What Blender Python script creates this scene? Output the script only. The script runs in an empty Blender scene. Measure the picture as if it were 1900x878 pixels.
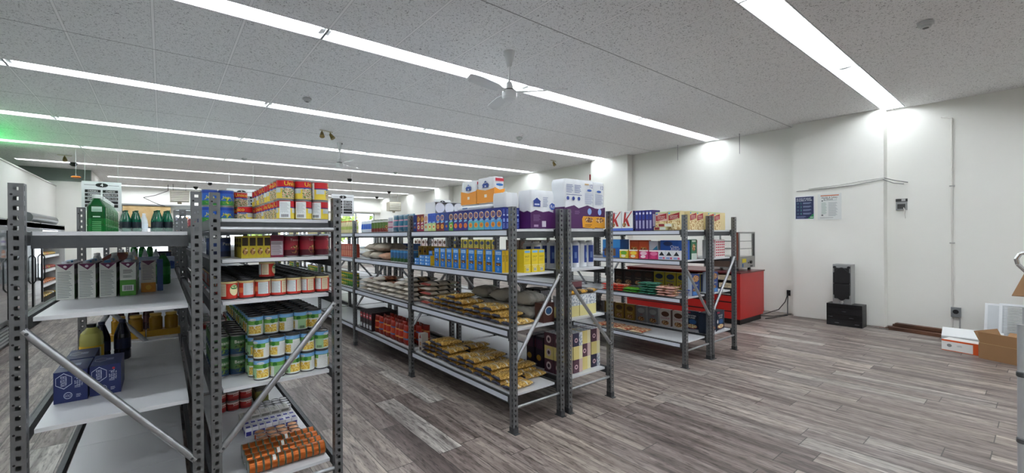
import bpy, math, random
from mathutils import Matrix, Vector
random.seed(7)
C = bpy.context.scene.collection
SC = bpy.context.scene
# ---------------------------------------------------------------- camera
def setup_camera():
    cd = bpy.data.cameras.new('camera'); cam = bpy.data.objects.new('camera', cd); C.objects.link(cam)
    cd.sensor_width = 36.0; cd.lens = 36.0*802/1900; cd.clip_start = .02; cd.clip_end = 200
    n = math.hypot(.777, .629); r0 = Vector((.777/n, -.629/n, 0)); u0 = Vector((0, 0, 1)); f0 = Vector((.629/n, .777/n, 0))
    f = (f0 - .003*u0).normalized()
    u = (u0 + .0067*r0); u = (u - u.dot(f)*f).normalized(); r = f.cross(u)
    M = Matrix((r, u, -f)).transposed().to_4x4(); M.translation = Vector((0, 0, 1.6))
    cam.matrix_world = M
    SC.camera = cam
setup_camera()
vs = SC.view_settings
vs.view_transform = 'Standard'; vs.look = 'None'; vs.gamma = 1.0; vs.use_curve_mapping = False
vs.exposure = 1.27
TUBE = 12.0          # emission of the fluorescent tubes
w = bpy.data.worlds.new('sky'); SC.world = w; w.use_nodes = True
w.node_tree.nodes['Background'].inputs[0].default_value = (.85, .93, 1, 1)
w.node_tree.nodes['Background'].inputs[1].default_value = 2.2

# ---------------------------------------------------------------- materials
MATS = {}
def lin(c):
    return tuple((x/12.92 if x <= .04045 else ((x+.055)/1.055)**2.4) for x in c)
def hexc(h):
    return lin(tuple(int(h[i:i+2], 16)/255 for i in (0, 2, 4)))
def M(h, rough=.5, metal=0.0, emit=0.0, alpha=1.0, trans=0.0):
    key = (h, rough, metal, emit, alpha, trans)
    if key in MATS: return MATS[key]
    m = bpy.data.materials.new('m_'+h); m.use_nodes = True
    b = m.node_tree.nodes['Principled BSDF']; c = hexc(h)+(1,)
    b.inputs['Base Color'].default_value = c; b.inputs['Roughness'].default_value = rough
    b.inputs['Metallic'].default_value = metal
    if emit: b.inputs['Emission Color'].default_value = c; b.inputs['Emission Strength'].default_value = emit
    if alpha < 1: b.inputs['Alpha'].default_value = alpha
    if trans: b.inputs['Transmission Weight'].default_value = trans
    MATS[key] = m
    return m
def nodemat(name):
    m = bpy.data.materials.new(name); m.use_nodes = True
    nt = m.node_tree; return m, nt, nt.nodes['Principled BSDF']
class NG:
    def __init__(s, nt): s.nt = nt
    def n(s, t, **kw):
        x = s.nt.nodes.new(t)
        for k, v in kw.items():
            if k.startswith('i_'):
                x.inputs[int(k[2:])].default_value = v
            else: setattr(x, k, v)
        return x
    def l(s, a, b): s.nt.links.new(a, b)
    def m(s, op, a, b=None, c=None):
        x = s.nt.nodes.new('ShaderNodeMath'); x.operation = op
        for i, v in enumerate((a, b, c)):
            if v is None: continue
            if isinstance(v, (int, float)): x.inputs[i].default_value = v
            else: s.l(v, x.inputs[i])
        return x.outputs[0]
    def mix(s, f, a, b, blend='MIX'):
        x = s.nt.nodes.new('ShaderNodeMix'); x.data_type = 'RGBA'; x.blend_type = blend
        for i, v in ((0, f), (6, a), (7, b)):
            if isinstance(v, (int, float)): x.inputs[i].default_value = v
            elif isinstance(v, tuple): x.inputs[i].default_value = v if len(v) == 4 else v+(1,)
            else: s.l(v, x.inputs[i])
        return x.outputs[2]

def floor_mat():
    m, nt, b = nodemat('wood_plank_floor'); g = NG(nt)
    tc = g.n('ShaderNodeTexCoord'); sp = g.n('ShaderNodeSeparateXYZ'); g.l(tc.outputs['Object'], sp.inputs[0])
    X = g.m('DIVIDE', sp.outputs[0], .196); row = g.m('FLOOR', X); fx = g.m('FRACT', X)
    wn = g.n('ShaderNodeTexWhiteNoise', noise_dimensions='1D'); g.l(row, wn.inputs['W'])
    Y = g.m('ADD', g.m('DIVIDE', sp.outputs[1], 1.25), g.m('MULTIPLY', wn.outputs['Value'], 7.3))
    idn = g.m('FLOOR', Y); fy = g.m('FRACT', Y)
    cb = g.n('ShaderNodeCombineXYZ'); g.l(row, cb.inputs[0]); g.l(idn, cb.inputs[1])
    w2 = g.n('ShaderNodeTexWhiteNoise', noise_dimensions='3D'); g.l(cb.outputs[0], w2.inputs['Vector'])
    ramp = g.n('ShaderNodeValToRGB'); g.l(w2.outputs['Value'], ramp.inputs[0])
    e = ramp.color_ramp; e.interpolation = 'LINEAR'
    cols = [(0, '857A75'), (.2, 'A39891'), (.4, '8F837D'), (.6, 'B3A89E'), (.78, 'A39A94'), (.93, 'B9B4AD'), (1, 'C9C6BF')]
    while len(e.elements) < len(cols): e.elements.new(.5)
    for el, (p, h) in zip(e.elements, cols): el.position = p; el.color = hexc(h)+(1,)
    # long grain
    mp = g.n('ShaderNodeCombineXYZ')
    g.l(g.m('ADD', g.m('MULTIPLY', sp.outputs[0], 1.0), g.m('MULTIPLY', w2.outputs['Value'], 40)), mp.inputs[0])
    g.l(g.m('MULTIPLY', sp.outputs[1], .09), mp.inputs[1]); g.l(g.m('MULTIPLY', w2.outputs['Value'], 17), mp.inputs[2])
    n1 = g.n('ShaderNodeTexNoise'); n1.inputs['Scale'].default_value = 22; n1.inputs['Detail'].default_value = 6; n1.inputs['Roughness'].default_value = .7
    n1.inputs['Distortion'].default_value = .6
    g.l(mp.outputs[0], n1.inputs['Vector'])
    r1 = g.n('ShaderNodeValToRGB'); g.l(n1.outputs['Fac'], r1.inputs[0])
    r1.color_ramp.elements[0].position = .34; r1.color_ramp.elements[0].color = (.30, .265, .265, 1)
    r1.color_ramp.elements[1].position = .62; r1.color_ramp.elements[1].color = (1.12, 1.12, 1.12, 1)
    c1 = g.mix(.92, ramp.outputs[0], r1.outputs[0], 'MULTIPLY')
    # fine dark cracks
    mp2 = g.n('ShaderNodeCombineXYZ')
    g.l(g.m('ADD', sp.outputs[0], g.m('MULTIPLY', w2.outputs['Value'], 3)), mp2.inputs[0]); g.l(g.m('MULTIPLY', sp.outputs[1], .14), mp2.inputs[1])
    n2 = g.n('ShaderNodeTexNoise'); n2.inputs['Scale'].default_value = 70; n2.inputs['Detail'].default_value = 4
    g.l(mp2.outputs[0], n2.inputs['Vector'])
    r2 = g.n('ShaderNodeValToRGB'); g.l(n2.outputs['Fac'], r2.inputs[0])
    r2.color_ramp.elements[0].position = .36; r2.color_ramp.elements[0].color = (.22, .20, .20, 1)
    r2.color_ramp.elements[1].position = .46; r2.color_ramp.elements[1].color = (1, 1, 1, 1)
    c2 = g.mix(.6, c1, r2.outputs[0], 'MULTIPLY')
    n4 = g.n('ShaderNodeTexNoise'); n4.inputs['Scale'].default_value = 9; n4.inputs['Detail'].default_value = 2
    mp4 = g.n('ShaderNodeCombineXYZ')
    g.l(g.m('ADD', sp.outputs[0], g.m('MULTIPLY', w2.outputs['Value'], 23)), mp4.inputs[0]); g.l(g.m('MULTIPLY', sp.outputs[1], .05), mp4.inputs[1])
    g.l(mp4.outputs[0], n4.inputs['Vector'])
    r4 = g.n('ShaderNodeValToRGB'); g.l(n4.outputs['Fac'], r4.inputs[0])
    r4.color_ramp.elements[0].position = .36; r4.color_ramp.elements[0].color = (.50, .46, .46, 1)
    r4.color_ramp.elements[1].position = .6; r4.color_ramp.elements[1].color = (1.2, 1.2, 1.2, 1)
    c2 = g.mix(.8, c2, r4.outputs[0], 'MULTIPLY')
    # seams
    ex = g.m('MINIMUM', fx, g.m('SUBTRACT', 1.0, fx)); ey = g.m('MINIMUM', fy, g.m('SUBTRACT', 1.0, fy))
    s1 = g.m('LESS_THAN', ex, .013); s2 = g.m('LESS_THAN', ey, .0026); sm = g.m('MAXIMUM', s1, s2)
    c3 = g.mix(g.m('MULTIPLY', sm, .85), c2, (.05, .045, .045))
    g.l(c3, b.inputs['Base Color'])
    b.inputs['Roughness'].default_value = .42
    return m
def ceil_mat():
    m, nt, b = nodemat('acoustic_ceiling_tile'); g = NG(nt)
    tc = g.n('ShaderNodeTexCoord'); sp = g.n('ShaderNodeSeparateXYZ'); g.l(tc.outputs['Object'], sp.inputs[0])
    n1 = g.n('ShaderNodeTexNoise'); n1.inputs['Scale'].default_value = 62; n1.inputs['Detail'].default_value = 2.5; n1.inputs['Roughness'].default_value = .6
    n1.inputs['Distortion'].default_value = 1.2
    g.l(tc.outputs['Object'], n1.inputs['Vector'])
    n3 = g.n('ShaderNodeTexNoise'); n3.inputs['Scale'].default_value = 3.0; g.l(tc.outputs['Object'], n3.inputs['Vector'])
    r = g.n('ShaderNodeValToRGB'); g.l(n1.outputs['Fac'], r.inputs[0])
    r.color_ramp.elements[0].position = .375; r.color_ramp.elements[0].color = hexc('8C8E8F')+(1,)
    r.color_ramp.elements[1].position = .41; r.color_ramp.elements[1].color = hexc('EDEEEE')+(1,)
    c0 = g.mix(g.m('MULTIPLY', n3.outputs['Fac'], .12), r.outputs[0], (.55, .54, .52))
    # tee bars along Y every .6925, one cross joint midway between light rows
    fx = g.m('FRACT', g.m('DIVIDE', g.m('ADD', sp.outputs[0], 20*.6925-1.33), .6925))
    dx = g.m('MULTIPLY', g.m('MINIMUM', fx, g.m('SUBTRACT', 1.0, fx)), .6925)
    fy = g.m('FRACT', g.m('DIVIDE', g.m('ADD', sp.outputs[1], 12*1.545-1.62), 1.545))
    dy = g.m('MULTIPLY', g.m('MINIMUM', fy, g.m('SUBTRACT', 1.0, fy)), 1.545)
    bx = g.m('LESS_THAN', dx, .011); gx = g.m('LESS_THAN', dx, .014); gy = g.m('LESS_THAN', dy, .0065)
    c1 = g.mix(g.m('MULTIPLY', gx, .6), c0, (.22, .22, .22))
    c2 = g.mix(bx, c1, hexc('F4F4F4'))
    c3 = g.mix(g.m('MULTIPLY', gy, .75), c2, (.12, .12, .12))
    g.l(c3, b.inputs['Base Color']); b.inputs['Roughness'].default_value = .8
    return m
def wall_mat(h='EBEBE5', rough=.55):
    m, nt, b = nodemat('painted_wall_'+h); g = NG(nt)
    tc = g.n('ShaderNodeTexCoord')
    n1 = g.n('ShaderNodeTexNoise'); n1.inputs['Scale'].default_value = 1.6; n1.inputs['Detail'].default_value = 5
    g.l(tc.outputs['Object'], n1.inputs['Vector'])
    c = hexc(h)
    cc = g.mix(g.m('MULTIPLY', g.m('SUBTRACT', n1.outputs['Fac'], .3), .3), c, tuple(x*.86 for x in c))
    g.l(cc, b.inputs['Base Color']); b.inputs['Roughness'].default_value = rough
    return m
def steel_mat(h='7B7E80', rough=.42, metal=.75):
    m, nt, b = nodemat('galvanised_'+h); g = NG(nt)
    tc = g.n('ShaderNodeTexCoord')
    n1 = g.n('ShaderNodeTexNoise'); n1.inputs['Scale'].default_value = 28; n1.inputs['Detail'].default_value = 4
    g.l(tc.outputs['Object'], n1.inputs['Vector']); c = hexc(h)
    cc = g.mix(n1.outputs['Fac'], tuple(x*.78 for x in c), tuple(min(1, x*1.2) for x in c))
    g.l(cc, b.inputs['Base Color']); b.inputs['Roughness'].default_value = rough; b.inputs['Metallic'].default_value = metal
    return m
def noise_mat(name, h1, h2, scale=40, p0=.4, p1=.6, rough=.4, h3=None, stretch=(1, 1, 1), metal=0):
    if name in MATS: return MATS[name]
    m, nt, b = nodemat(name); g = NG(nt)
    tc = g.n('ShaderNodeTexCoord'); mp = g.n('ShaderNodeMapping'); mp.inputs['Scale'].default_value = stretch
    g.l(tc.outputs['Object'], mp.inputs[0])
    n1 = g.n('ShaderNodeTexNoise'); n1.inputs['Scale'].default_value = scale; n1.inputs['Detail'].default_value = 3
    g.l(mp.outputs[0], n1.inputs['Vector'])
    r = g.n('ShaderNodeValToRGB'); g.l(n1.outputs['Fac'], r.inputs[0]); e = r.color_ramp.elements
    e[0].position = p0; e[0].color = hexc(h1)+(1,); e[1].position = p1; e[1].color = hexc(h2)+(1,)
    if h3:
        x = e.new(p1+.08); x.color = hexc(h3)+(1,)
    g.l(r.outputs[0], b.inputs['Base Color']); b.inputs['Roughness'].default_value = rough; b.inputs['Metallic'].default_value = metal
    MATS[name] = m
    return m
MFLOOR = floor_mat(); MCEIL = ceil_mat(); MWALL = wall_mat(); MWALL2 = wall_mat('D2D2CE')
MSTEEL = steel_mat(); MSTEELD = steel_mat('55585B', .5, .6); MBRACE = steel_mat('A9ACAF', .3, .8)
MSHELF = M('D6D9DC', .35); MSTRIP = M('D3D9E4', .4)
BLK = '111214'

# ---------------------------------------------------------------- mesh builder
_tc = {}
def text_polys(s, bold=False):
    key = (s,)
    if key in _tc: return _tc[key]
    cu = bpy.data.curves.new('t', 'FONT'); cu.body = s; cu.size = 1; cu.resolution_u = 2; cu.align_x = 'CENTER'
    o = bpy.data.objects.new('t', cu); C.objects.link(o)
    dg = bpy.context.evaluated_depsgraph_get(); me = bpy.data.meshes.new_from_object(o.evaluated_get(dg))
    v = [(p.co.x, p.co.y-.35) for p in me.vertices]; f = [tuple(p.vertices) for p in me.polygons]
    bpy.data.objects.remove(o); bpy.data.curves.remove(cu); bpy.data.meshes.remove(me)
    xs = [a[0] for a in v] or [0]
    _tc[key] = (v, f, max(xs)-min(xs)); return _tc[key]
class P:
    """collects faces with materials and builds ONE mesh"""
    def __init__(s): s.v = []; s.f = []; s.mi = []; s.ms = []; s.sm = []
    def mat(s, m):
        if isinstance(m, str): m = M(m)
        if m not in s.ms: s.ms.append(m)
        return s.ms.index(m)
    def add(s, vs, fs, m, smooth=False):
        o = len(s.v); s.v += [tuple(x) for x in vs]; k = s.mat(m)
        for f in fs: s.f.append(tuple(i+o for i in f)); s.mi.append(k); s.sm.append(smooth)
        return s
    def box(s, x0, x1, y0, y1, z0, z1, m):
        v = [(x, y, z) for x in (x0, x1) for y in (y0, y1) for z in (z0, z1)]
        return s.add(v, [(0, 1, 3, 2), (4, 6, 7, 5), (0, 4, 5, 1), (2, 3, 7, 6), (0, 2, 6, 4), (1, 5, 7, 3)], m)
    def tube(s, a, b, r, m, n=10, r2=None, caps=True, smooth=True):
        a = Vector(a); b = Vector(b); r2 = r if r2 is None else r2
        d = (b-a).normalized(); u = d.orthogonal().normalized(); w_ = d.cross(u)
        vs = []
        for p, rr in ((a, r), (b, r2)):
            for i in range(n):
                t = 2*math.pi*i/n; vs.append(p+(u*math.cos(t)+w_*math.sin(t))*rr)
        s.add(vs, [(i, (i+1) % n, n+(i+1) % n, n+i) for i in range(n)], m, smooth)
        if caps: s.add(vs, [tuple(range(n))[::-1], tuple(range(n, 2*n))], m)
        return s
    def path(s, pts, r, m, n=8):
        for a, b in zip(pts, pts[1:]):
            s.tube(a, b, r, m, n)
        return s
    def lathe(s, prof, m, n=20, c=(0, 0), smooth=True, ax=None):
        """prof: list of (r,z[,mat]) bottom to top; material of a ring may be given on its lower point"""
        vs = []
        for p in prof:
            for i in range(n):
                t = 2*math.pi*i/n; vs.append((c[0]+p[0]*math.cos(t), c[1]+p[0]*math.sin(t), p[1]))
        for k in range(len(prof)-1):
            mm = prof[k][2] if len(prof[k]) > 2 else m
            s.add([vs[k*n+i] for i in range(n)]+[vs[(k+1)*n+i] for i in range(n)],
                  [(i, (i+1) % n, n+(i+1) % n, n+i) for i in range(n)], mm, smooth)
        for k, fl in ((0, True), (len(prof)-1, False)):
            if prof[k][0] > 1e-5:
                mm = prof[k][2] if len(prof[k]) > 2 else m
                s.add([vs[k*n+i] for i in range(n)], [tuple(range(n))[::-1] if fl else tuple(range(n))], mm)
        return s
    def build(s, name, parent=None, loc=None, rot=None, link=True):
        me = bpy.data.meshes.new(name); me.from_pydata(s.v, [], s.f)
        for m in s.ms: me.materials.append(m)
        me.polygons.foreach_set('material_index', s.mi); me.polygons.foreach_set('use_smooth', s.sm)
        me.validate(); me.update()
        if not link: return me
        o = bpy.data.objects.new(name, me); C.objects.link(o)
        if parent: o.parent = parent
        if loc: o.location = loc
        if rot: o.rotation_euler = rot
        return o
class B(P):
    """a carton W x D x H, origin at bottom centre, decorated face by face. 'f' faces -Y, 'l' faces -X"""
    def __init__(s, W, D, H, m, top=None, z0=0):
        P.__init__(s); s.W, s.D, s.H, s.z0 = W, D, H, z0; s.k = 0
        s.box(-W/2, W/2, -D/2, D/2, z0, z0+H, m)
        if top: s.rect('t', 0, 0, 1, 1, top)
    def pt(s, face, u, v, off):
        W, D, H, z = s.W, s.D, s.H, s.z0
        if face == 'f': return (-W/2+u*W, -D/2-off, z+v*H)
        if face == 'b': return (W/2-u*W, D/2+off, z+v*H)
        if face == 'l': return (-W/2-off, D/2-u*D, z+v*H)
        if face == 'r': return (W/2+off, -D/2+u*D, z+v*H)
        if face == 't': return (-W/2+u*W, -D/2+v*D, z+H+off)
    def dims(s, face):
        return {'f': (s.W, s.H), 'b': (s.W, s.H), 'l': (s.D, s.H), 'r': (s.D, s.H), 't': (s.W, s.D)}[face]
    def off(s): s.k += 1; return .0004+.00012*s.k
    def poly(s, face, pts, m):
        o = s.off(); 
        for fc in face: s.add([s.pt(fc, u, v, o) for u, v in pts], [tuple(range(len(pts)))], m)
        return s
    def rect(s, face, u0, v0, u1, v1, m): return s.poly(face, [(u0, v0), (u1, v0), (u1, v1), (u0, v1)], m)
    def disc(s, face, cu, cv, ru, rv, m, n=14):
        return s.poly(face, [(cu+ru*math.cos(2*math.pi*i/n), cv+rv*math.sin(2*math.pi*i/n)) for i in range(n)], m)
    def text(s, face, t, cu, cv, h, m, maxw=.9, rot=0):
        """h: letter height in metres"""
        v, f, w_ = text_polys(t); o = s.off()
        for fc in face:
            W, H = s.dims(fc); sc = h/.7
            lim = (H if rot else W)*maxw
            sx = min(sc, lim/max(w_, .01))
            pts = []
            for x, y in v:
                a, b = x*sx, y*sc
                if rot: a, b = -b, a
                pts.append(s.pt(fc, cu+a/W, cv+b/H, o))
            s.add(pts, f, m)
        return s
    def lines(s, face, u0, v0, u1, v1, n, m, fill=.4):
        o = s.off()
        for fc in face:
            for i in range(n):
                a = v0+(v1-v0)*i/n; b = a+(v1-v0)/n*fill
                uu = u0+(u1-u0)*(.75+.25*((i*37) % 10)/10)
                s.add([s.pt(fc, u0, a, o), s.pt(fc, uu, a, o), s.pt(fc, uu, b, o), s.pt(fc, u0, b, o)], [(0, 1, 2, 3)], m)
        return s
class Can(P):
    """tin: ring profile with printed label; angles in turns, 0 = facing -Y"""
    def __init__(s, r, h, rim='A8A9AA', top='3A3B3D', n=24, base=None, metal=True):
        P.__init__(s); s.r, s.h = r, h; s.k = 0
        mr = M(rim, .3, .8); mt = M(top, .35, .7); mb = M(base or 'CCCCCC', .35)
        s.lathe([(r*.96, 0, mr), (r, .003, mr), (r, .006, mr), (r*.985, .007, mb), (r*.985, h-.007, mr), (r, h-.006, mr), (r, h-.001, mr), (r*.95, h, mr), (r*.93, h-.004, mt), (.0001, h-.003, mt)], mr, n)
    def pt(s, a, z, o):
        t = -math.pi/2+a*2*math.pi; rr = s.r*.985+o
        return (rr*math.cos(t), rr*math.sin(t), .007+z*(s.h-.014))
    def band(s, a0, z0, a1, z1, m):
        s.k += 1; o = .0004+.00012*s.k; n = max(2, int(abs(a1-a0)*24+.99)); vs = []
        for i in range(n+1):
            a = a0+(a1-a0)*i/n; vs += [s.pt(a, z0, o), s.pt(a, z1, o)]
        return s.add(vs, [(2*i, 2*i+2, 2*i+3, 2*i+1) for i in range(n)], m, True)
    def oval(s, a, z, ra, rz, m, n=14):
        s.k += 1; o = .0006+.00012*s.k+s.r*.985*(1-math.cos(ra*math.pi*1.0))*.35
        c = s.pt(a, z, o)
        ring = [s.pt(a+ra*math.cos(2*math.pi*i/n), z+rz*math.sin(2*math.pi*i/n), .0006+.00012*s.k) for i in range(n)]
        s.add([s.pt(a, z, .0006+.00012*s.k)]+ring, [(0, i+1, (i+1) % n+1) for i in range(n)], m, True); return s
    def text(s, t, a, z, h, m, maxa=.42):
        s.k += 1; v, f, w_ = text_polys(t); sc = h/.7
        sx = min(sc, maxa*2*math.pi*s.r/max(w_, .01)); H = s.h-.014
        vs = [s.pt(a+x*sx/(2*math.pi*s.r), z+y*sc/H, .0010+.00012*s.k) for x, y in v]
        s.add(vs, f, m); return s

# ---------------------------------------------------------------- object helpers
def prop(o, label=None, cat=None, group=None, kind=None):
    if label: o['label'] = label
    if cat: o['category'] = cat
    if group: o['group'] = group
    if kind: o['kind'] = kind
    return o
def root(name, loc, rz=0, label=None, cat=None, group=None):
    o = bpy.data.objects.new(name, None); C.objects.link(o); o.location = loc; o.rotation_euler = (0, 0, rz)
    o.empty_display_size = .05
    return prop(o, label, cat, group)
def struct(name, p, **k):
    o = p.build(name, **k); o['kind'] = 'structure'; return o
class T:
    """template of a thing: list of (part_name, mesh, sub-part list); one mesh alone if it has no parts"""
    def __init__(s, name, cat, mesh=None, parts=None):
        s.name, s.cat, s.mesh, s.parts = name, cat, mesh, parts
_rot = {}
def spun(t, rz):
    """a round thing turned on its axis: the turn is kept in the mesh"""
    k = int(round(rz/(2*math.pi)*24)) % 24
    if k == 0: return t.mesh
    key = (t.mesh.name, k)
    if key not in _rot:
        me = t.mesh.copy(); me.transform(Matrix.Rotation(k*math.pi/12, 4, 'Z')); _rot[key] = me
    return _rot[key]
def place(t, loc, rz=0, label=None, group=None, rx=0, ry=0, sc=None, kids=True):
    if t.mesh is not None and ('_can' in t.name or t.name.endswith('_tub')):
        o = bpy.data.objects.new(t.name, spun(t, rz)); C.objects.link(o); rz = 0
    elif t.mesh is not None:
        o = bpy.data.objects.new(t.name, t.mesh); C.objects.link(o)
    else:
        o = bpy.data.objects.new(t.name, None); C.objects.link(o); o.empty_display_size = .03
        for q in t.parts:
            c = bpy.data.objects.new(q[0], q[1]); C.objects.link(c); c.parent = o
            if len(q) > 2 and isinstance(q[2], tuple): c.location = q[2]
            if len(q) > 3:
                for e in q[3]:
                    d = bpy.data.objects.new(e[0], e[1]); C.objects.link(d); d.parent = c
    o.location = loc; o.rotation_euler = (rx, ry, rz)
    if sc: o.scale = sc if isinstance(sc, tuple) else (sc, sc, sc)
    o['label'] = label; o['category'] = t.cat
    if group: o['group'] = group
    return o
ORD = ['first', 'second', 'third', 'fourth', 'fifth', 'sixth', 'seventh', 'eighth', 'ninth', 'tenth', 'eleventh', 'twelfth', 'thirteenth', 'fourteenth', 'fifteenth', 'sixteenth', 'seventeenth', 'eighteenth', 'nineteenth', 'twentieth']
# ================================================================ THE ROOM
H = 3.70
ROWS = [1.62+3.09*k for k in range(-2, 8)]
RX0 = [-4.21]*7+[-2.95, -1.44, -1.44]      # left end of each light row
FL = 2.77
p = P(); p.box(-6, 10.2, -7, 24.2, -.05, 0, MFLOOR); struct('floor', p)
p = P()
ys = [-7.0]
for y in ROWS: ys += [y-.155, y+.155]
ys.append(24.2)
for i in range(0, len(ys), 2):
    y0, y1 = ys[i], ys[i+1]
    if y0 < 18.6 < y1:
        p.box(-6, 10.0, y0, 18.6, H, H+.03, MCEIL); y0 = 18.6
    p.box(-6 if y1 < 19 else -1.7, 10.0, y0, y1, H, H+.03, MCEIL)
for y, x0 in zip(ROWS, RX0):
    n = round((9.64-x0)/FL)
    if x0 == -2.95: n = 4.56
    p.box(9.64, 10.0, y-.155, y+.155, H, H+.03, MCEIL)
    p.box(-6 if y < 19 else -1.7, 9.64-n*FL, y-.155, y+.155, H, H+.03, MCEIL)
p.box(-6, 10, -7, 24.2, H+.3, H+.33, MCEIL)
struct('ceiling', p)
# right wall: recessed bays and two shallow pilasters, drywall wainscot up to 2.44 m
p = P()
def wseg(y0, y1, x):
    p.box(x, 10.0, y0, y1, 0, H, MWALL)
    p.box(x-.018, x, y0+.001, y1-.001, 0.012, 2.44, MWALL)
wseg(-7, 1.72, 9.72); wseg(1.72, 3.07, 9.47); wseg(3.07, 6.9, 9.70); wseg(6.9, 8.15, 9.5); wseg(8.15, 16, 9.72); wseg(16, 17.2, 9.5); wseg(17.2, 24, 9.72)
struct('wall_right', p)
p = P(); p.box(-2.60, -2.46, 6, 18.6, 0, 3.15, MWALL); p.box(-2.62, -2.44, 6, 18.6, 3.15, 3.18, MWALL2); struct('wall_left', p)
p = P(); p.box(-6.1, -6, -7, 18.6, 0, H, MWALL2); struct('wall_far_left', p)
p = P(); p.box(-6, -1.7, 18.6, 18.75, 0, 3.32, MWALL); p.box(-6, -1.7, 18.58, 18.75, 3.32, H, M('7F8A86', .7)); p.box(-1.85, -1.7, 18.75, 24, 0, H, MWALL)
struct('wall_stockroom', p)
p = P(); p.box(-6, 10, -7.1, -7, 0, H, MWALL); struct('wall_front', p)
# back wall with storefront openings
YB = 24.0
p = P()
def bw(x0, x1, z0, z1, m=MWALL, d=.18): p.box(x0, x1, YB, YB+d, z0, z1, m)
bw(-1.7, 10, 3.0, H); bw(-1.7, -1.0, 0, 3.0); bw(-1.0, .28, 2.05, 3.0); bw(.28, .42, 0, 3.0)
bw(1.7, 2.1, 0, 3.0); bw(2.1, 6.9, 0, 1.0); bw(2.1, 6.9, 2.92, 3.0); bw(6.9, 7.3, 0, 3.0)
bw(7.3, 9.4, 0, .9); bw(7.3, 9.4, 2.9, 3.0); bw(9.4, 10, 0, 3.0); bw(.42, 1.7, 2.85, 3.0); bw(.42, 1.7, 0, .5)
p.box(-1.7, 10, YB-.12, YB, 2.95, 3.12, MWALL)
struct('wall_back', p)
glass = M('FFFFFF', .02, trans=1.0)
def window(n, x0, x1, z0, z1, bars=1):
    q = P(); f = M('B9BCBD', .4, .5)
    q.box(x0, x1, YB+.04, YB+.12, z0, z0+.05, f); q.box(x0, x1, YB+.04, YB+.12, z1-.05, z1, f)
    for i in range(bars+2):
        x = x0+.03+(x1-x0-.06)*i/(bars+1); q.box(x-.03, x+.03, YB+.04, YB+.12, z0+.05, z1-.05, f)
    o = q.build('window_%d' % n); o['kind'] = 'structure'
    g_ = P(); g_.box(x0+.03, x1-.03, YB+.075, YB+.08, z0+.03, z1-.03, glass); g_.build('window_pane', o)
window(1, 7.3, 9.4, .9, 2.9, 1); window(2, 2.1, 6.9, 1.0, 2.92, 3); window(3, .42, 1.7, .5, 2.85, 1)
q = P(); f = M('8F9294', .35, .7)
for x in (-1.0, .22): q.box(x, x+.06, YB+.04, YB+.1, 0, 2.05, f)
q.box(-.4, -.34, YB+.04, YB+.1, 0, 2.0, f); q.box(-.94, .22, YB+.04, YB+.1, 1.99, 2.05, f); q.box(-.94, .22, YB+.04, YB+.1, 0.0, .12, f)
d = struct('door_1', q)
q = P(); q.box(-.95, .23, YB+.065, YB+.07, .12, 2.0, glass); q.build('door_pane', d)
q = P(); q.tube((-.46, YB, 1.0), (-.46, YB, 1.3), .014, f); q.box(-.47, -.45, YB, YB+.05, 1.0, 1.02, f); q.box(-.47, -.45, YB, YB+.05, 1.28, 1.3, f); q.build('door_handle', d)
# boarding above the door, header rail
q = P(); q.box(-1.25, .30, YB-.16, YB-.125, 2.06, 2.93, noise_mat('osb_board', 'D9BE8B', 'C9A772', 6, .3, .7, .7))
for z in (2.3, 2.6): 
    for x in (-1.1, -.6, -.1, .2): q.box(x, x+.02, YB-.162, YB-.16, z, z+.01, M('55472F'))
prop(q.build('plywood_board'), 'plain tan plywood board fixed above the glass entrance door', 'board')
q = P(); q.box(-1.3, 1.9, YB-.2, YB-.121, 2.955, 3.01, M('9B9D9E', .4, .5)); struct('trim_1', q)
# street outside
q = P(); q.box(-10, 20, 24.3, 45, -.25, -.2, M('9A9A98', .8)); struct('sidewalk', q)
leaf = noise_mat('leaf', '6C8F3A', 'B8C668', 9, .35, .65, .7)
def street_tree(x, y, s, lab):
    r = root('tree', (x, y, -.2), 0, lab, 'tree', 'trees outside the shop window')
    q = P(); q.tube((0, 0, 0), (0, 0, 2.0*s), .12*s, M('5B4A3A', .9), 8, .08*s); q.build('trunk', r)
    q = P(); rr = random.Random(int(x*10))
    for i in range(520):
        a = Vector((rr.gauss(0, 1), rr.gauss(0, 1), rr.gauss(0, .8))); a = a.normalized()*(rr.random()**.4)*1.3*s+Vector((0, 0, 2.7*s))
        n = Vector((rr.gauss(0, 1), rr.gauss(0, 1), rr.gauss(0, 1))).normalized(); u = n.orthogonal().normalized()*.17*s; v_ = n.cross(u.normalized())*.12*s
        q.add([a-u, a-v_, a+u, a+v_], [(0, 1, 2, 3)], leaf)
    q.build('foliage', r)
for i, (x, y, s) in enumerate([(7.0, 28, 1.0), (11.0, 29, 1.1), (3.0, 30, 1.0)]):
    street_tree(x+1.5, y, s, ['leafy street tree seen through the left of the right hand window', 'taller leafy street tree behind the wall heater side of the window', 'leafy street tree outside the middle shop window'][i])

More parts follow.
